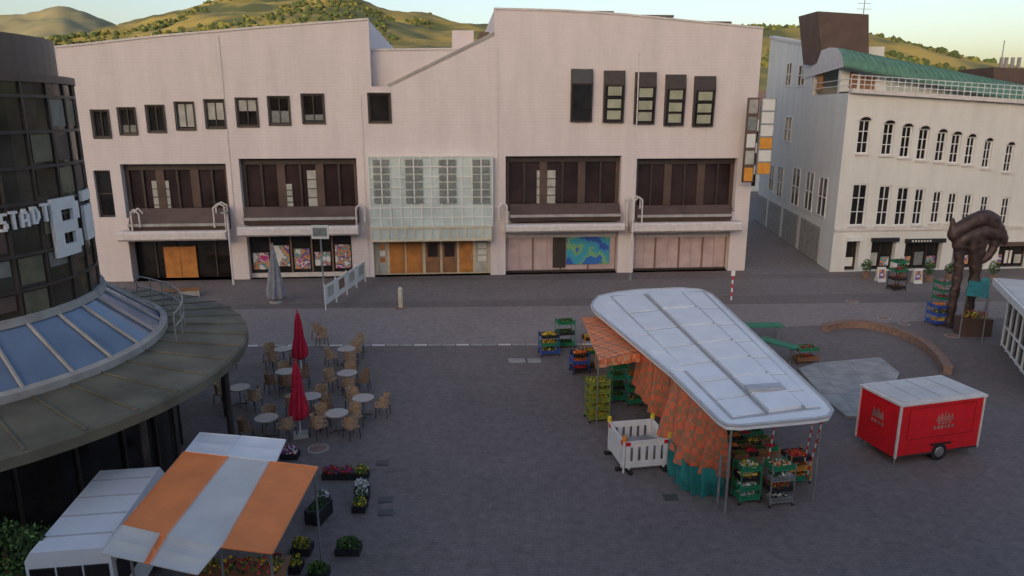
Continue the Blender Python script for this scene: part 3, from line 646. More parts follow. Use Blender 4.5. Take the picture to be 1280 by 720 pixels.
tv.box(loc(0,-L_/2-.02,.8),(1.5,.04,.1),M_red,rz); tv.box(loc(0,-L_/2-.1,.5),(1.6,.15,.15),M_black,rz)
for y in (-1.2,-.4,.4,1.2): tv.box(loc(0,y,Hh+.012),(W_-.3,.03,.02),M_seam,rz)
for y in (-1.0,1.0): tv.box(loc(W_/2+.01,y,1.5),(.03,1.1,.7),M_glass,rz)
for y in (-1.1,1.1):
    for x in (-1,1): tv.cyl(loc(x*(W_/2-.12),y,.32),loc(x*(W_/2+.03),y,.32),.32,.32,M_rubber,18); tv.cyl(loc(x*(W_/2+.03),y,.32),loc(x*(W_/2+.05),y,.32),.18,.16,M_steel,12)
tv.done("white_van",loc=(cx,cy,0))
# ---------------------------------------------------------------- cafe furniture
def table(x,y):
    t=MB(); t.cyl((x,y,.71),(x,y,.745),.40,.40,M_top,24); t.cyl((x,y,.69),(x,y,.709),.385,.385,M_frame,24); t.cyl((x,y,.04),(x,y,.69),.035,.035,M_steel,8)
    for k in range(4):
        a=k*math.pi/2+.4; t.cyl((x,y,.08),(x+.3*math.cos(a),y+.3*math.sin(a),.025),.025,.02,M_frame,6)
    t.done("cafe_table",loc=(x,y,0))
def chair(x,y,a,m):
    c=MB(); co,si=math.cos(a),math.sin(a)
    def w_(px,py,pz): return (x+px*co-py*si,y+px*si+py*co,pz)
    c.prism([w_(-.22,-.21,.42),w_(.22,-.23,.42),w_(.24,0,.42),w_(.22,.23,.42),w_(-.22,.21,.42)],(0,0,.05),m)
    pts=[]
    for k in range(7):
        t=math.pi*.5+math.pi*k/6; pts.append((.02+.25*math.cos(t),.24*math.sin(t)))
    for (x0,y0),(x1,y1) in zip(pts[:-1],pts[1:]):
        c.prism([w_(x0,y0,.48),w_(x1,y1,.48),w_(x1*1.12-.02,y1*1.05,.88),w_(x0*1.12-.02,y0*1.05,.88)],Vector(w_(.03,0,0))-Vector(w_(0,0,0)),m)
    for sy in (-1,1): c.tube([w_(-.05,sy*.25,.66),w_(.2,sy*.25,.65),w_(.22,sy*.23,.45)],.02,m,5)
    for px,py in ((-.2,-.19),(.2,-.2),(.2,.2),(-.2,.19)): c.cyl(w_(px*1.1,py*1.1,0),w_(px,py,.42),.017,.02,M_frame,5)
    c.done("wicker_chair",loc=(x,y,0))
tabs=[(354,441,4),(433,441,3),(357,469,4),(434,471,4),(299,489,2),(388,500,3),(421,521,4),(454,502,3),(333,527,3)]
placed=[]
for u,v,n in tabs:
    p=G(u,v-5,.74); table(p.x,p.y); a0=random.uniform(0,6.28)
    for k in range(n):
        a=a0+2*math.pi*k/n+random.uniform(-.3,.3); rr=random.uniform(.62,.78)
        x,y=p.x+rr*math.cos(a),p.y+rr*math.sin(a)
        if any((x-q[0])**2+(y-q[1])**2<.3 for q in placed) or math.hypot(x-TX,y-TY)<6.9: continue
        placed.append((x,y)); chair(x,y,a+math.pi+random.uniform(-.3,.3),random.choice([M_wick,M_wick,M_wick2]))
for u,v in ((398,424),(403,432),(449,440),(287,462)):
    p=G(u,v); chair(p.x,p.y,random.uniform(0,6),M_wick)
def parasol(u,v,h,m):
    p=G(u,v); x,y=p.x,p.y; t=MB()
    t.box((x,y,.05),(.5,.5,.1),M_conc,.3); t.cyl((x,y,.1),(x,y,h),.025,.025,M_white,8)
    n=24; prof=[(.06,h-2.15),(.27,h-2.0),(.29,h-1.7),(.24,h-1.35),(.18,h-1.1),(.16,h-.8),(.12,h-.4),(.06,h-.1),(.02,h)]
    vs=[];fs=[]
    for k,(r_,z_) in enumerate(prof):
        for i in range(n):
            a=2*math.pi*i/n+.1*k; q=r_*(1+.3*math.sin(i*math.pi/1.5+k*.15)); vs.append((x+q*math.cos(a),y+q*math.sin(a),z_))
    for k in range(len(prof)-1):
        for i in range(n): fs.append([k*n+i,k*n+(i+1)%n,(k+1)*n+(i+1)%n,(k+1)*n+i])
    t.add(vs,fs,m); t.cyl((x,y,h-1.05),(x,y,h-1.0),.18,.18,m,12)
    t.blob((x,y,h+.04),(.05,.05,.06),m,1,0); return t.done("folded_parasol",loc=(x,y,0))
parasol(377,466,2.75,M_parasol); parasol(376,545,2.75,M_parasol)
# ---------------------------------------------------------------- small plants & crates
def crate(t,x,y,z,w_,d_,h_,m,rz,fill=None):
    co,si=math.cos(rz),math.sin(rz)
    def b(px,py,pz,sx,sy,sz): t.box((x+px*co-py*si,y+px*si+py*co,z+pz),(sx,sy,sz),m,rz)
    b(0,0,.015,w_,d_,.03)
    for s_ in (-1,1):
        for q in (.25,.6,.93):
            b(0,s_*(d_/2-.012),h_*q,w_,.022,h_*.2); b(s_*(w_/2-.012),0,h_*q,.022,d_-.05,h_*.2)
        for s2 in (-1,1): b(s_*(w_/2-.02),s2*(d_/2-.02),h_/2,.045,.045,h_)
    if fill: t.leaves((x,y,z+h_*.8),(w_*.48,d_*.48,h_*.5),int(160*w_*d_/.2),.045,fill)
def flowers(u,v,w_,d_,fill,box=M_black,name="flower_tray",rz=0):
    p=G(u,v); t=MB(); crate(t,p.x,p.y,0,w_,d_,.2,box,rz); t.leaves((p.x,p.y,.26),(w_*.5,d_*.5,.16),int(700*w_*d_)+80,.05,fill); t.done(name,loc=(p.x,p.y,0))
flowers(414,597,.5,.35,[M_leaf,M_fred,M_leaf2,M_fpur,M_fred]); flowers(433,597,.45,.35,[M_leaf,M_fred,M_fpur,M_leaf2]); flowers(452,597,.45,.35,[M_leaf,M_leaf2,M_fyel,M_leaf2])
flowers(453,614,.4,.35,[M_fwh,M_leaf,M_fwh]); flowers(453,625,.4,.3,[M_fwh,M_leaf,M_leaf2]); flowers(450,637,.38,.42,[M_fyel,M_leaf,M_leaf2])
flowers(363,572,.55,.4,[M_leaf,M_fpur,M_fwh,M_fred]); flowers(436,690,.62,.4,[M_leaf,M_leaf2]); flowers(378,690,.5,.4,[M_leaf,M_leaf2,M_fyel]); flowers(368,712,.4,.4,[M_leaf,M_fyel,M_leaf2]); flowers(398,722,.5,.4,[M_leaf,M_leaf2]); flowers(346,712,.4,.4,[M_fred,M_leaf])
flowers(404,629,.36,.3,[M_leaf,M_fwh]); 
p=G(399,648); t=MB(); crate(t,p.x,p.y,0,.45,.75,.3,M_black,-.25); crate(t,p.x,p.y,.31,.45,.75,.12,M_black,-.25,[M_leaf]); t.done("stacked_plastic_crates",loc=(p.x,p.y,0))
def rack(u,v,w_,d_,hh,frame,fills,name="produce_rack",rz=.2,shelves=4):
    p=G(u,v); t=MB(); x,y=p.x,p.y; co,si=math.cos(rz),math.sin(rz)
    for a in (-1,1):
        for b in (-1,1):
            X=x+a*w_/2*co-b*d_/2*si; Y=y+a*w_/2*si+b*d_/2*co; t.cyl((X,Y,.08),(X,Y,hh),.02,.02,frame,5); t.blob((X,Y,.05),(.05,.05,.05),M_rubber,1,0)
    for k in range(shelves):
        crate(t,x,y,.12+(hh-.35)*k/max(1,shelves-1),w_*.95,d_*.95,.16,random.choice([frame,frame,M_black,M_greenp]),rz,[random.choice(fills) for _ in range(3)])
    t.done(name,loc=(x,y,0))
GR=[M_leaf,M_leaf2,M_leaf]
rack(706,433,.8,.6,1.4,M_greenp,GR,shelves=3); rack(686,443,.85,.6,1.1,M_blue,[M_leaf,M_forange,M_fyel],shelves=3)
rack(746,524,.75,.6,1.65,M_yel,[M_leaf2,M_leaf,M_fyel],shelves=5); rack(771,500,.6,.6,1.6,M_greenp,GR,shelves=4); rack(790,505,.5,.5,1.3,M_teal,[M_leaf,M_forange],shelves=3)
rack(724,465,.7,.6,1.0,M_blue,[M_forange,M_fred],shelves=3); rack(735,461,.5,.5,1.6,M_signo,[M_forange,M_fyel],shelves=3)
rack(931,625,.62,.5,1.25,M_greenp,[M_fyel,M_leaf2,M_fwh,M_forange],shelves=4); rack(970,628,.72,.5,1.35,M_steel,[M_forange,M_leaf,M_fred,M_fwh],shelves=4); rack(992,600,.7,.6,1.0,M_signo,[M_fred,M_forange,M_leaf],shelves=3)
rack(1120,362,.8,.7,2.0,M_black,[M_leaf,M_fred,M_leaf2],shelves=4,name="display_rack"); rack(1172,405,.9,.8,1.2,M_blue,[M_leaf,M_forange,M_fyel],shelves=3); rack(1176,385,.8,.7,1.7,M_greenp,[M_fwh,M_fred,M_leaf],shelves=4)
def planter(u,v,h):
    p=G(u,v); t=MB(); t.cyl((p.x,p.y,0),(p.x,p.y,.45),.22,.3,M_brickr,14)
    t.cyl((p.x,p.y,.4),(p.x,p.y,.9),.03,.02,M_wood2,5); t.leaves((p.x,p.y,.45+h/2),(.35,.35,h/2),260,.07,[M_leaf,M_leaf,M_leaf2]); t.done("potted_plant",loc=(p.x,p.y,0))
for u,v,h in ((1082,348,.9),(1126,350,.8),(1160,352,1.0),(1186,350,.7),(1240,352,1.0)): planter(u,v,h)
for u,v in ((1100,352),(1145,354)):   # A-board signs
    p=G(u,v); t=MB(); t.box((p.x,p.y-.12,.5),(.55,.04,1.0),M_signw,0,-.2); t.box((p.x,p.y+.12,.5),(.55,.04,1.0),M_signw,0,.2); t.box((p.x,p.y-.15,.55),(.4,.03,.6),M_post,0,-.2); t.done("a_board_sign",loc=(p.x,p.y,0))
# ---------------------------------------------------------------- long market stall (centre right)
ms=MB(); Zr=2.95
out=[(742,376),(748,370),(772,365),(800,362),(850,360),(876,362),(890,368),(900,377),(1034,503),(1041,513),(1036,520),(1020,523),(925,532),(908,531),(897,524),(840,468),(744,389),(739,382)]
ms.prism([G(u,v,Zr) for u,v in out],(0,0,-.14),M_tarpw)
pts=[G(u,v,Zr+.01) for u,v in out]; ms.tube(pts+[pts[0]],.045,M_seam,6)
def rp(pts,z0,z1,m): ms.prism([G(u,v,z0) for u,v in pts],(0,0,z1-z0),m)
def lane(a0,a1,b0,b1,n,z1,m):
    # separate roof panels with open joints between them
    for k in range(n):
        f0=k/n+.006; f1=(k+1)/n-.006
        L0=(a0[0]+(a1[0]-a0[0])*f0,a0[1]+(a1[1]-a0[1])*f0); L1=(a0[0]+(a1[0]-a0[0])*f1,a0[1]+(a1[1]-a0[1])*f1)
        R0=(b0[0]+(b1[0]-b0[0])*f0,b0[1]+(b1[1]-b0[1])*f0); R1=(b0[0]+(b1[0]-b0[0])*f1,b0[1]+(b1[1]-b0[1])*f1)
        rp([L0,R0,R1,L1],Zr+.004,Zr+z1,m)
rp([(762,370),(880,364),(1026,511),(914,525)],Zr+.001,Zr+.012,M_seam)
lane((765,371),(917,523),(803,367),(957,517),7,.05,M_tarpw)
lane((808,367),(962,517),(848,365),(1004,511),7,.11,M_tarpw)
lane((852,365),(1008,511),(877,365),(1024,510),7,.04,M_tarpw)
lane((748,377),(838,462),(763,373),(858,464),4,.03,M_tarpw)
for a_,b_ in (((805,367),(959,517)),((850,365),(1006,511))): ms.cyl(G(*a_,Zr+.08),G(*b_,Zr+.08),.025,.025,M_steel,5)
rp([(930,484),(975,481),(980,487),(936,490)],Zr+.12,Zr+.2,M_seam)
for u,v in ((748,386),(880,368),(1028,513),(915,526),(840,464),(960,450),(905,520)):
    p=G(u,v,Zr-.14); ms.cyl((p.x,p.y,0),(p.x,p.y,Zr-.14),.04,.04,M_steel,8)
a1=G(775,378,Zr-.2);a2=G(838,372,Zr-.2);a3=G(985,500,Zr-.2);a4=G(935,512,Zr-.2)
def low(p,z): return Vector((p.x,p.y,z))
ms.prism([low(a1.lerp(a4,.1),.35),low(a1.lerp(a4,.62),.35),low(a2.lerp(a3,.62),.35),low(a2.lerp(a3,.1),.35)],(0,0,Zr-.55),M_brownp)
ms.prism([low(a1.lerp(a4,.66),.0),low(a4,.0),low(a3,.0),low(a2.lerp(a3,.66),.0)],(0,0,.9),M_wood2)
for k in range(7):
    q=a1.lerp(a4,.68+.045*k); q2=a2.lerp(a3,.68+.045*k); 
    for s_ in (.15,.4,.65,.9):
        c=q.lerp(q2,s_); crate(ms,c.x,c.y,.92,.4,.32,.14,random.choice([M_wood2,M_black,M_greenp]),.1,random.choice([[M_forange],[M_fyel,M_leaf2],[M_leaf],[M_fred],[M_leaf2]]))
def drape(top,bot,m,n=40,rows=10,amp=.09,seed=1):
    T=[Vector(p) for p in top]; Bm=[Vector(p) for p in bot]
    def at(L,f):
        x=f*(len(L)-1); i=min(int(x),len(L)-2); return L[i].lerp(L[i+1],x-i)
    vs=[];fs=[]
    for j in range(rows+1):
        for i in range(n+1):
            f=i/n; g_=j/rows; p=at(T,f).lerp(at(Bm,f),g_)
            d=(at(T,min(1,f+.02))-at(T,max(0,f-.02))).normalized(); nn_=Vector((d.y,-d.x,0))
            p=p-nn_*amp*(.3+g_)*(math.sin(f*38+seed)+.6*math.sin(f*17+g_*3+seed)); vs.append(p)
    for j in range(rows):
        for i in range(n): fs.append([j*(n+1)+i,j*(n+1)+i+1,(j+1)*(n+1)+i+1,(j+1)*(n+1)+i])
    ms.add(vs,fs,m)
drape([G(838,466,2.8),G(872,500,2.8),G(908,531,2.8)],[G(822,535,1.1),G(855,585,.75),G(905,598,.8)],M_plaidr,48,12,.10)
drape([G(836,545,1.2),G(860,582,.95),G(906,588,1.1)],[G(836,592,0.02),G(862,618,.02),G(905,622,.02)],M_teal,40,5,.08,3)
drape([G(800,440,2.5),G(820,450,2.6),G(838,466,2.7)],[G(790,480,1.0),G(812,515,.8),G(838,530,.6)],M_plaidr,20,8,.06,5)
for (a_,b_) in (((1030,518),(1008,598)),((1018,520),(1003,590)),((970,526),(955,600))):
    pt0=G(*a_,Zr-.15); pb=G(*b_,0.3)
    for k in range(14): ms.cyl(pt0.lerp(pb,k/14),pt0.lerp(pb,(k+1)/14),.025,.025,M_red if k%2 else M_white,5)
cz=2.45
vs=[];fs=[]; nX,nY=10,8
def bil(f,g_):
    a=G(727,397,cz).lerp(G(817,398,cz),f); b=G(748,450,cz).lerp(G(833,441,cz),f); p=a.lerp(b,g_)
    p.z+= .12*math.sin(f*math.pi)*1.0-.04*math.sin(g_*math.pi*4); return p
for j in range(nY+1):
    for i in range(nX+1): vs.append(bil(i/nX,j/nY))
for j in range(nY):
    for i in range(nX): fs.append([j*(nX+1)+i,j*(nX+1)+i+1,(j+1)*(nX+1)+i+1,(j+1)*(nX+1)+i])
ms.add(vs,fs,M_plaid)
drape([bil(0,1),bil(.5,1),bil(1,1)],[bil(0,1)-Vector((0,0,.3)),bil(.5,1)-Vector((0,0,.35)),bil(1,1)-Vector((0,0,.3))],M_plaid,20,2,.03)
for f,g_ in ((0,0),(1,0),(0,1),(1,1)):
    p=bil(f,g_); ms.cyl((p.x,p.y,0),(p.x,p.y,p.z),.025,.025,M_steel,6)
ms.done("covered_market_stall",loc=(6.5,25,0))
t=MB(); p=G(812,478); 
for k in range(5): t.blob((p.x+random.uniform(-.5,.5),p.y+random.uniform(-.6,.6),.5+random.random()*.5),(.45,.4,.4),random.choice([M_plaidr,M_orange,M_teal]),2,.12)
t.box((p.x,p.y,.3),(1.6,1.2,.6),M_wood2,.2); t.done("covered_produce_table",loc=(p.x,p.y,0))
# ---------------------------------------------------------------- barrier enclosure
be=MB()
c=[G(779,591),G(834,586)]; u_=(c[1]-c[0]); u_.normalize(); v_=Vector((-u_.y,u_.x,0)); W1=1.5
o=c[0]; cs=[o,o+u_*W1,o+u_*W1+v_*1.5,o+v_*1.5]
for i in range(4):
    a,b=cs[i],cs[(i+1)%4]; d=(b-a).normalized(); ln=(b-a).length; nn_=Vector((d.y,-d.x,0)); ang=math.atan2(d.y,d.x)
    m_=(a+b)/2
    for z_,h_ in ((.95,.2),(.26,.2)): be.box((m_.x,m_.y,z_),(ln-.1,.05,h_),M_white,ang)
    for k in range(6):
        f=(k+.5)/6; p=a.lerp(b,f); be.box((p.x,p.y,.61),(.155,.04,.50),M_white,ang)
    for f in (.12,.88):
        p=a.lerp(b,f); be.box((p.x,p.y,.05),(.12,.4,.1),M_rubber,ang); be.box((p.x,p.y,.14),(.06,.06,.1),M_white,ang)
    for f in (.08,.92): p=a.lerp(b,f); be.box((p.x+nn_.x*.035,p.y+nn_.y*.035,.97),(.16,.012,.12),M_red,ang)
    be.cyl((a.x,a.y,0),(a.x,a.y,1.08),.035,.035,M_white,8); be.cyl((a.x,a.y,1.08),(a.x,a.y,1.24),.08,.07,M_fyel if i else M_forange,10)
m_=(cs[0]+cs[2])/2; be.box((m_.x,m_.y,.3),(1.1,1.0,.6),M_conc,.15); be.box((m_.x+.1,m_.y,.65),(.8,.6,.1),M_steel,.3)
be.done("safety_barrier_enclosure",loc=cs[0])
# ---------------------------------------------------------------- red trailer
tr=MB(); o=G(1117,583); ra=math.radians(15); co,si=math.cos(ra),math.sin(ra); TL,TW=3.25,1.75
def tl(x,y,z): return (o.x+x*co-y*si,o.y+x*si+y*co,z)
def tbox(x0,x1,y0,y1,z0,z1,m): tr.prism([tl(x0,y0,z0),tl(x1,y0,z0),tl(x1,y1,z0),tl(x0,y1,z0)],(0,0,z1-z0),m)
tbox(0,TL,0,TW,.28,2.05,M_red)
tbox(-.06,TL+.06,-.06,TW+.06,2.051,2.12,M_trim); tbox(.1,TL-.1,.1,TW-.1,2.121,2.16,M_tarpg)
for k in range(1,4): tbox(TL*k/4-.015,TL*k/4+.015,.12,TW-.12,2.161,2.18,M_seam)
for x,y in ((0,0),(TL,0),(0,TW),(TL,TW)): tbox(x-.03,x+.03,y-.03,y+.03,.27,2.048,M_trim)
tbox(-.02,TL+.02,-.025,-.001,.28,.34,M_frame)
tr.cyl(tl(1.7,-.03,.3),tl(1.7,.2,.3),.3,.3,M_rubber,20); tr.cyl(tl(1.7,-.05,.3),tl(1.7,-.03,.3),.16,.18,M_steel,14)
tbox(1.3,2.1,-.07,-.026,.58,.63,M_black)
M_rd=mat("dark_red_seam",(.3,.008,.012),.5,.1)
for x0,x1,z0,z1 in ((.35,2.95,.85,.87),(.35,2.95,1.9,1.92),(.35,.37,.87,1.9),(2.93,2.95,.87,1.9)): tbox(x0,x1,-.012,-.001,z0,z1,M_rd)
M_crest=mat("crest_print",(.40,.20,.17),.6,.3)
for k in range(5):
    x=1.45+k*.13; tr.prism([tl(x,-.006,1.45),tl(x+.1,-.006,1.45),tl(x+.05,-.006,1.72-.05*abs(k-2))],Vector(tl(0,-.01,0))-Vector(tl(0,0,0)),M_crest)
tbox(1.42,2.12,-.014,-.002,1.38,1.42,M_crest)
for k in range(6): tbox(1.36+k*.14,1.45+k*.14,-.014,-.002,1.12,1.22,M_crest)
for k in range(4): tbox(1.5+k*.14,1.59+k*.14,-.014,-.002,1.27,1.34,M_crest)
for k in range(4): tbox(-.014,-.002,.62+k*.15,.71+k*.15,1.1,1.2,M_crest)
tr.prism([tl(-.014,.65,1.3),tl(-.014,1.15,1.3),tl(-.014,1.1,1.6),tl(-.014,1.0,1.42),tl(-.014,.9,1.65),tl(-.014,.8,1.42),tl(-.014,.7,1.6)],Vector(tl(.012,0,0))-Vector(tl(0,0,0)),M_crest)
tr.cyl(tl(TL,TW/2,.4),tl(TL+.7,TW/2,.45),.05,.04,M_steel,8); tr.cyl(tl(TL+.6,TW/2,.0),tl(TL+.6,TW/2,.5),.04,.04,M_steel,8)
for x,y in ((.15,.15),(.15,TW-.15),(TL-.15,.15)): tr.cyl(tl(x,y,0),tl(x,y,.3),.03,.03,M_steel,6)
tr.done("red_sales_trailer",loc=tuple(o))
# ---------------------------------------------------------------- curved wall, slab
cwp=[G(1030,414),(G(1055,409)),G(1085,410),G(1115,417),G(1143,428),G(1163,441),G(1176,455),G(1184,468)]
cw=MB()
def smooth(P_,k=4):
    out=[]
    for i in range(len(P_)-1):
        p0=P_[max(0,i-1)];p1=P_[i];p2=P_[i+1];p3=P_[min(len(P_)-1,i+2)]
        for j in range(k):
            t=j/k; out.append(.5*((2*p1)+(p2-p0)*t+(2*p0-5*p1+4*p2-p3)*t*t+(3*p1-p0-3*p2+p3)*t**3))
    return out+[P_[-1]]
sp_=smooth(cwp)
for i in range(len(sp_)-1):
    a,b=sp_[i],sp_[i+1]; d=(b-a).normalized(); nn_=Vector((d.y,-d.x,0))*.16
    cw.prism([a-nn_,b-nn_,b+nn_,a+nn_],(0,0,.30),M_brickr); cw.prism([a-nn_*1.2+Vector((0,0,.302)),b-nn_*1.2+Vector((0,0,.302)),b+nn_*1.2+Vector((0,0,.302)),a+nn_*1.2+Vector((0,0,.302))],(0,0,.06),M_brickr)
cw.done("curved_bench_wall",loc=sp_[0])
M_slab=mat("light_stone_slab",(.36,.35,.34),.7,.18,1.5,bump=.2)
sl_=MB(); sl_.prism([G(998,463),G(1020,456),G(1100,449),G(1124,468),G(1112,500),G(1090,524),G(1058,523),G(1030,500)],(0,0,.10),M_slab)
for a_,b_ in (((1020,458),(1075,522)),((1060,455),(1105,510)),((1005,470),(1118,485)),((1015,490),(1118,498))): sl_.cyl(G(*a_,.1),G(*b_,.1),.015,.015,M_conc,4)
sl_.done("stone_fountain_slab")
def bench(u,v,w_,d_,rz):
    p=G(u,v); t=MB(); t.box((p.x,p.y,.74),(w_,d_,.05),M_greenp,rz)
    for s_ in (-1,1):
        x=p.x+s_*w_*.38*math.cos(rz); y=p.y+s_*w_*.38*math.sin(rz); t.box((x,y,.36),(.05,d_*.8,.04),M_steel,rz)
        for q in (-1,1): t.cyl((x-q*d_*.35*math.sin(rz),y+q*d_*.35*math.cos(rz),0),(x,y,.72),.02,.02,M_steel,5)
    t.done("green_trestle_table",loc=(p.x,p.y,0))
bench(952,424,1.9,.7,.05); bench(972,448,1.9,.6,-.9)
rack(1005,452,1.0,.6,.8,M_wood2,[M_fred,M_leaf,M_leaf2],shelves=2)
# ---------------------------------------------------------------- bronze sculpture
p=G(1198,407); sc_=MB(); X,Y=p.x,p.y
def el(dx,z,rx,rz_,ry=.3,dy=0): sc_.blob((X+dx,Y+dy,z),(rx,ry,rz_),M_bronze,3,.05)
def limb(pts,r0,r1):
    L_=smooth([Vector((a,0,b)) for a,b in pts],6)
    for i,q in enumerate(L_):
        r_=r0+(r1-r0)*i/(len(L_)-1); el(q.x,q.z,r_*(1+.15*math.sin(i*1.7)),r_*1.15,r_*.95)
limb([(-.5,.1),(-.5,1.3),(-.44,2.6),(-.5,3.6),(-.6,4.3)],.23,.25)
limb([(.42,.1),(.40,1.3),(.46,2.5),(.36,3.5),(.1,4.3),(.0,4.8)],.25,.3)
limb([(-.6,4.3),(-.85,4.8),(-1.05,5.2),(-1.12,5.65)],.3,.10)          # left horn
limb([(-.95,4.9),(-.5,5.3),(0,5.6),(.5,5.75),(.95,5.55)],.32,.38)      # flat canopy bar
limb([(-.5,4.6),(.1,4.9),(.7,5.0),(1.2,4.9)],.3,.34)
limb([(.95,5.5),(1.35,5.1),(1.65,4.7),(1.72,4.45)],.34,.12)            # drooping right end
limb([(1.1,4.9),(1.2,4.3),(1.0,3.75),(.75,3.5)],.26,.14)
limb([(.3,4.8),(.55,4.2),(.42,3.6)],.3,.2)
sc_.box((X,Y,.08),(1.7,1.1,.16),M_conc)
so_=sc_.done("bronze_sculpture",loc=(X,Y,0),smooth=True)
rm=so_.modifiers.new("remesh",'REMESH'); rm.mode='VOXEL'; rm.voxel_size=.055; rm.use_smooth_shade=True
# ---------------------------------------------------------------- kiosk right edge
K1=G(1241,348,3.15); K2=G(1283,390,3.15); K1.z=K2.z=0
kd=(K2-K1).normalized(); kn=Vector((-kd.y,kd.x,0)); 
if kn.x<0: kn=-kn
ki=MB()
c4=[K1,K1+kd*9,K1+kd*9+kn*6,K1+kn*6]
ki.prism([q+Vector((0,0,2.85)) for q in c4],(0,0,.32),M_white)
i4=[K1+(kd+kn)*.12,K1+kd*8.88+kn*.12,K1+kd*8.88+kn*5.88,K1+kd*.12+kn*5.88]; ki.prism([q+Vector((0,0,3.172)) for q in i4],(0,0,.04),M_tarpg)
w4=[K1+kd*.6+kn*.7,K1+kd*8.5+kn*.7,K1+kd*8.5+kn*5.5,K1+kd*.6+kn*5.5]; ki.prism(w4,(0,0,2.85),M_glass)
for k in range(9):
    q=w4[0].lerp(w4[1],k/8)-kn*.03; ki.cyl(q,q+Vector((0,0,2.85)),.05,.05,M_white,6)
    q=w4[0].lerp(w4[3],k/8)-kd*.03; ki.cyl(q,q+Vector((0,0,2.85)),.05,.05,M_white,6)
for zz in (.1,1.0): ki.cyl(w4[0]-kn*.03+Vector((0,0,zz)),w4[1]-kn*.03+Vector((0,0,zz)),.05,.05,M_white,6)
ki.done("glass_kiosk",loc=tuple(K1))
t=MB(); a=G(1212,350,2.5);b=G(1238,347,2.5);c=G(1236,372,2.3);d=G(1207,368,2.3)
t.prism([a,b,c,d],(0,0,-.05),M_teal)
for q in (a,b,c,d): t.cyl((q.x,q.y,0),(q.x,q.y,q.z-.05),.03,.03,M_steel,6)
m_=(a+c)/2; t.box((m_.x,m_.y,.45),(1.4,.9,.9),M_brownp); t.leaves((m_.x,m_.y,1.05),(.7,.4,.2),300,.07,[M_leaf,M_fred,M_fyel,M_leaf2]); t.done("teal_market_stand")
# ---------------------------------------------------------------- street furniture in front of store
p=G(788,350); t=MB()
t.cyl((p.x,p.y,0),(p.x,p.y,.5),.11,.10,M_steel,10); t.cyl((p.x,p.y,.5),(p.x,p.y,14.5),.06,.035,M_trim,10); t.blob((p.x,p.y,14.55),(.08,.08,.08),M_trim,1,0); t.done("flag_mast",loc=(p.x,p.y,0))
p=G(292,356); t=MB(); t.cyl((p.x,p.y,0),(p.x,p.y,4.8),.07,.05,M_trim,10); t.box((p.x,p.y-.2,4.8),(.35,.7,.12),M_steel); t.done("street_lamp",loc=(p.x,p.y,0))
p=G(501,385); t=MB(); t.cyl((p.x,p.y,0),(p.x,p.y,.06),.36,.34,M_brickr,16); t.cyl((p.x,p.y,.06),(p.x,p.y,1.15),.13,.13,M_cream,14); t.cyl((p.x,p.y,.85),(p.x,p.y,.95),.134,.134,M_trim,14); t.cyl((p.x,p.y,1.15),(p.x,p.y,1.24),.13,.06,M_trim,14); t.done("bollard",loc=(p.x,p.y,0))
p=G(914,375); t=MB()
for k in range(6): t.cyl((p.x,p.y,k*.25),(p.x,p.y,k*.25+.25),.05,.05,M_white if k%2==0 else M_red,8)
t.box((p.x,p.y,1.65),(.22,.08,.3),M_white); t.done("marker_post",loc=(p.x,p.y,0))
a=G(407,388); b=G(457,352); t=MB(); d=(b-a); L3=d.length; d.normalize(); an_=math.atan2(d.y,d.x)
for k in range(4):
    q=a+d*(L3*(k+.5)/4)
    t.box((q.x,q.y,.85),(L3/4*.9,.06,1.1),M_white,an_); t.box((q.x,q.y,.95),(L3/4*.5,.08,.6),M_brickr if k==1 else M_blind,an_)
    for f in (0,1):
        e=a+d*(L3*(k+f*.96+.02)/4); t.cyl((e.x,e.y,0),(e.x,e.y,1.55),.04,.04,M_white,6)
t.done("advertising_fence",loc=a)
p=G(406,380); t=MB(); t.cyl((p.x,p.y,0),(p.x,p.y,4.4),.05,.05,M_steel,8); t.box((p.x,p.y-.06,4.3),(1.0,.06,.8),M_signw); t.box((p.x,p.y-.1,4.3),(.8,.02,.5),M_louv); t.done("street_sign",loc=(p.x,p.y,0))
M_grey=mat("grey_translucent_cover",(.27,.27,.29),.7,.2,4)
p=G(346,378); t=MB(); t.cyl((p.x,p.y,0),(p.x,p.y,.15),.42,.4,M_conc,16)
n=16; prof=[(.30,.15),(.50,.35),(.46,.8),(.34,1.5),(.24,2.2),(.13,2.9),(.03,3.6)]; vs=[];fs=[]
for k,(r_,z_) in enumerate(prof):
    for i in range(n):
        a=2*math.pi*i/n+.08*k; q=r_*(1+.18*(-1)**i); vs.append((p.x+q*math.cos(a),p.y+q*math.sin(a),z_))
for k in range(len(prof)-1):
    for i in range(n): fs.append([k*n+i,k*n+(i+1)%n,(k+1)*n+(i+1)%n,(k+1)*n+i])
t.add(vs,fs,M_grey); t.done("covered_fountain_cone",loc=(p.x,p.y,0))
p=G(215,372); t=MB(); t.box((p.x,p.y,.2),(3.2,.5,.4),M_conc,.3); t.box((p.x,p.y,.45),(3.3,.6,.08),M_wood2,.3); t.done("park_bench",loc=(p.x,p.y,0))
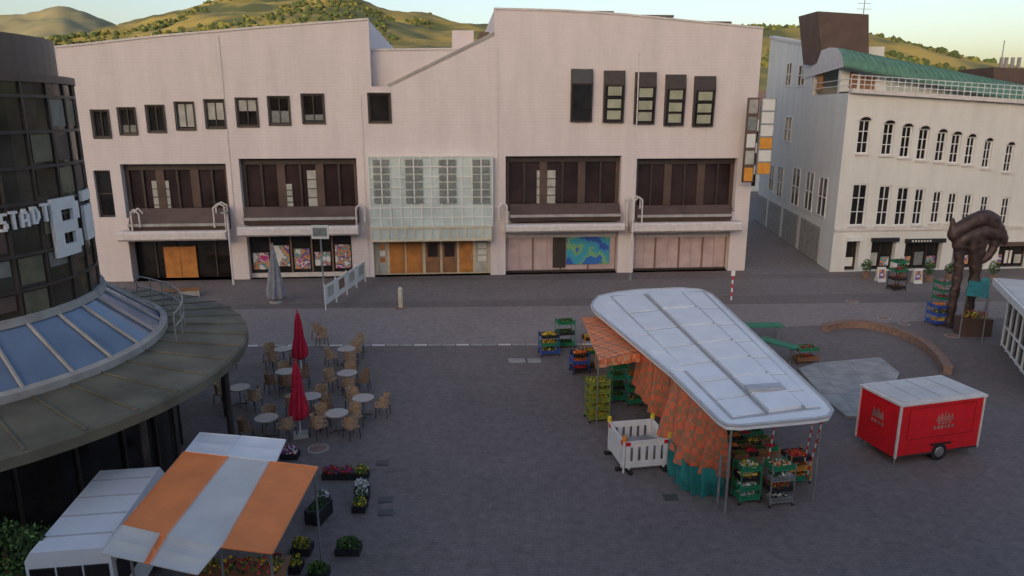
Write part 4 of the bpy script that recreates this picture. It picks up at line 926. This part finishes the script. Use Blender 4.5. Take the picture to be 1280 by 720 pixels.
# ---------------------------------------------------------------- hills
M_hill=mat("hill_meadow_and_forest",(.05,.065,.018),.95,.2,.016,col2=(.24,.19,.045),detail=14,pos=(.40,.58))
M_hill2=mat("distant_hill",(.13,.14,.08),.95,.2,.006,col2=(.22,.20,.11),detail=10)
M_tree=mat("tree_foliage",(.035,.055,.015),.95,.3,.05); M_tree2=mat("tree_foliage_light",(.10,.10,.022),.95,.3,.05)
def interp(L,x):
    if x<=L[0][0]: return L[0][1]
    for (a,b),(c,d) in zip(L[:-1],L[1:]):
        if x<=c: return b+(d-b)*(x-a)/(c-a)
    return L[-1][1]
def hill(name,ridge,Rn,Rf,m,amp,u0,u1,trees=0,tr_r=4,step=6,thr=-.15):
    h=MB(); nr=44; us=list(range(u0,u1,step)); vs=[]
    def zf(u,f):
        v=interp(ridge,u); d=ray(u,v); hd=math.hypot(d.x,d.y); zr=H+d.z/hd*Rf
        dist=Rn+(Rf-Rn)*f; x=d.x/hd*dist; y=d.y/hd*dist
        s_=f if f<1 else 1-(f-1)*.8
        z=(zr+2)*(s_**1.15)*1.0 + amp*noise.fractal(Vector((x*.012,y*.012,0)),1,2,6)*min(1,s_*1.5)
        return x,y,z
    for u in us:
        for j in range(nr): vs.append(zf(u,j/(nr-5)))
    fs=[[i*nr+j,(i+1)*nr+j,(i+1)*nr+j+1,i*nr+j+1] for i in range(len(us)-1) for j in range(nr-1)]
    h.add(vs,fs,m); h.done(name,smooth=True)
    if trees:
        t=MB()
        for _ in range(trees):
            u=random.uniform(u0,u1); f=random.uniform(.4,1.0)**.7; x,y,z=zf(u,f)
            if noise.noise(Vector((x*.008,y*.008,3)))<thr: continue
            r=tr_r*random.uniform(.5,1.3); t.blob((x,y,z+r*.3),(r,r,r*random.uniform(.7,1.1)),random.choice([M_tree,M_tree,M_tree2]),1,.35)
        t.done(name+"_trees")
hill("distant_hills",[(-400,40),(0,22),(40,14),(75,9),(100,14),(150,30),(260,50),(500,60)],900,2400,M_hill2,12,-400,520)
hill("wooded_hill",[(-400,75),(60,52),(100,46),(150,36),(190,22),(240,10),(300,-2),(350,-6),(410,-6),(450,2),(500,15),(545,26),(620,30),(700,32),(850,44),(1000,64)],260,1000,M_hill,9,-300,1010,4800,2.6,thr=.03)
hill("hillside",[(700,70),(850,45),(940,36),(1000,38),(1085,47),(1150,60),(1210,75),(1280,88),(1500,125)],200,560,M_hill,4,700,1600,5200,1.8,thr=-.1)
h=MB(); vs=[]; nx,ny=60,14  # unseen hill added behind the camera to block the low sun
for j in range(ny+1):
    for i in range(nx+1):
        x=-1800+3600*i/nx; f=j/ny; y=-120-460*f
        z=96*(math.sin(min(1,f*2)*math.pi/2)**1.3)+5*noise.noise(Vector((x*.01,y*.01,1)))*min(1,f*3); vs.append((x,y,z-.5 if j else -1))
h.add(vs,[[j*(nx+1)+i,j*(nx+1)+i+1,(j+1)*(nx+1)+i+1,(j+1)*(nx+1)+i] for j in range(ny) for i in range(nx)],M_hill); h.done("added_shade_hill",smooth=True)
print("DONE",len(bpy.data.objects))
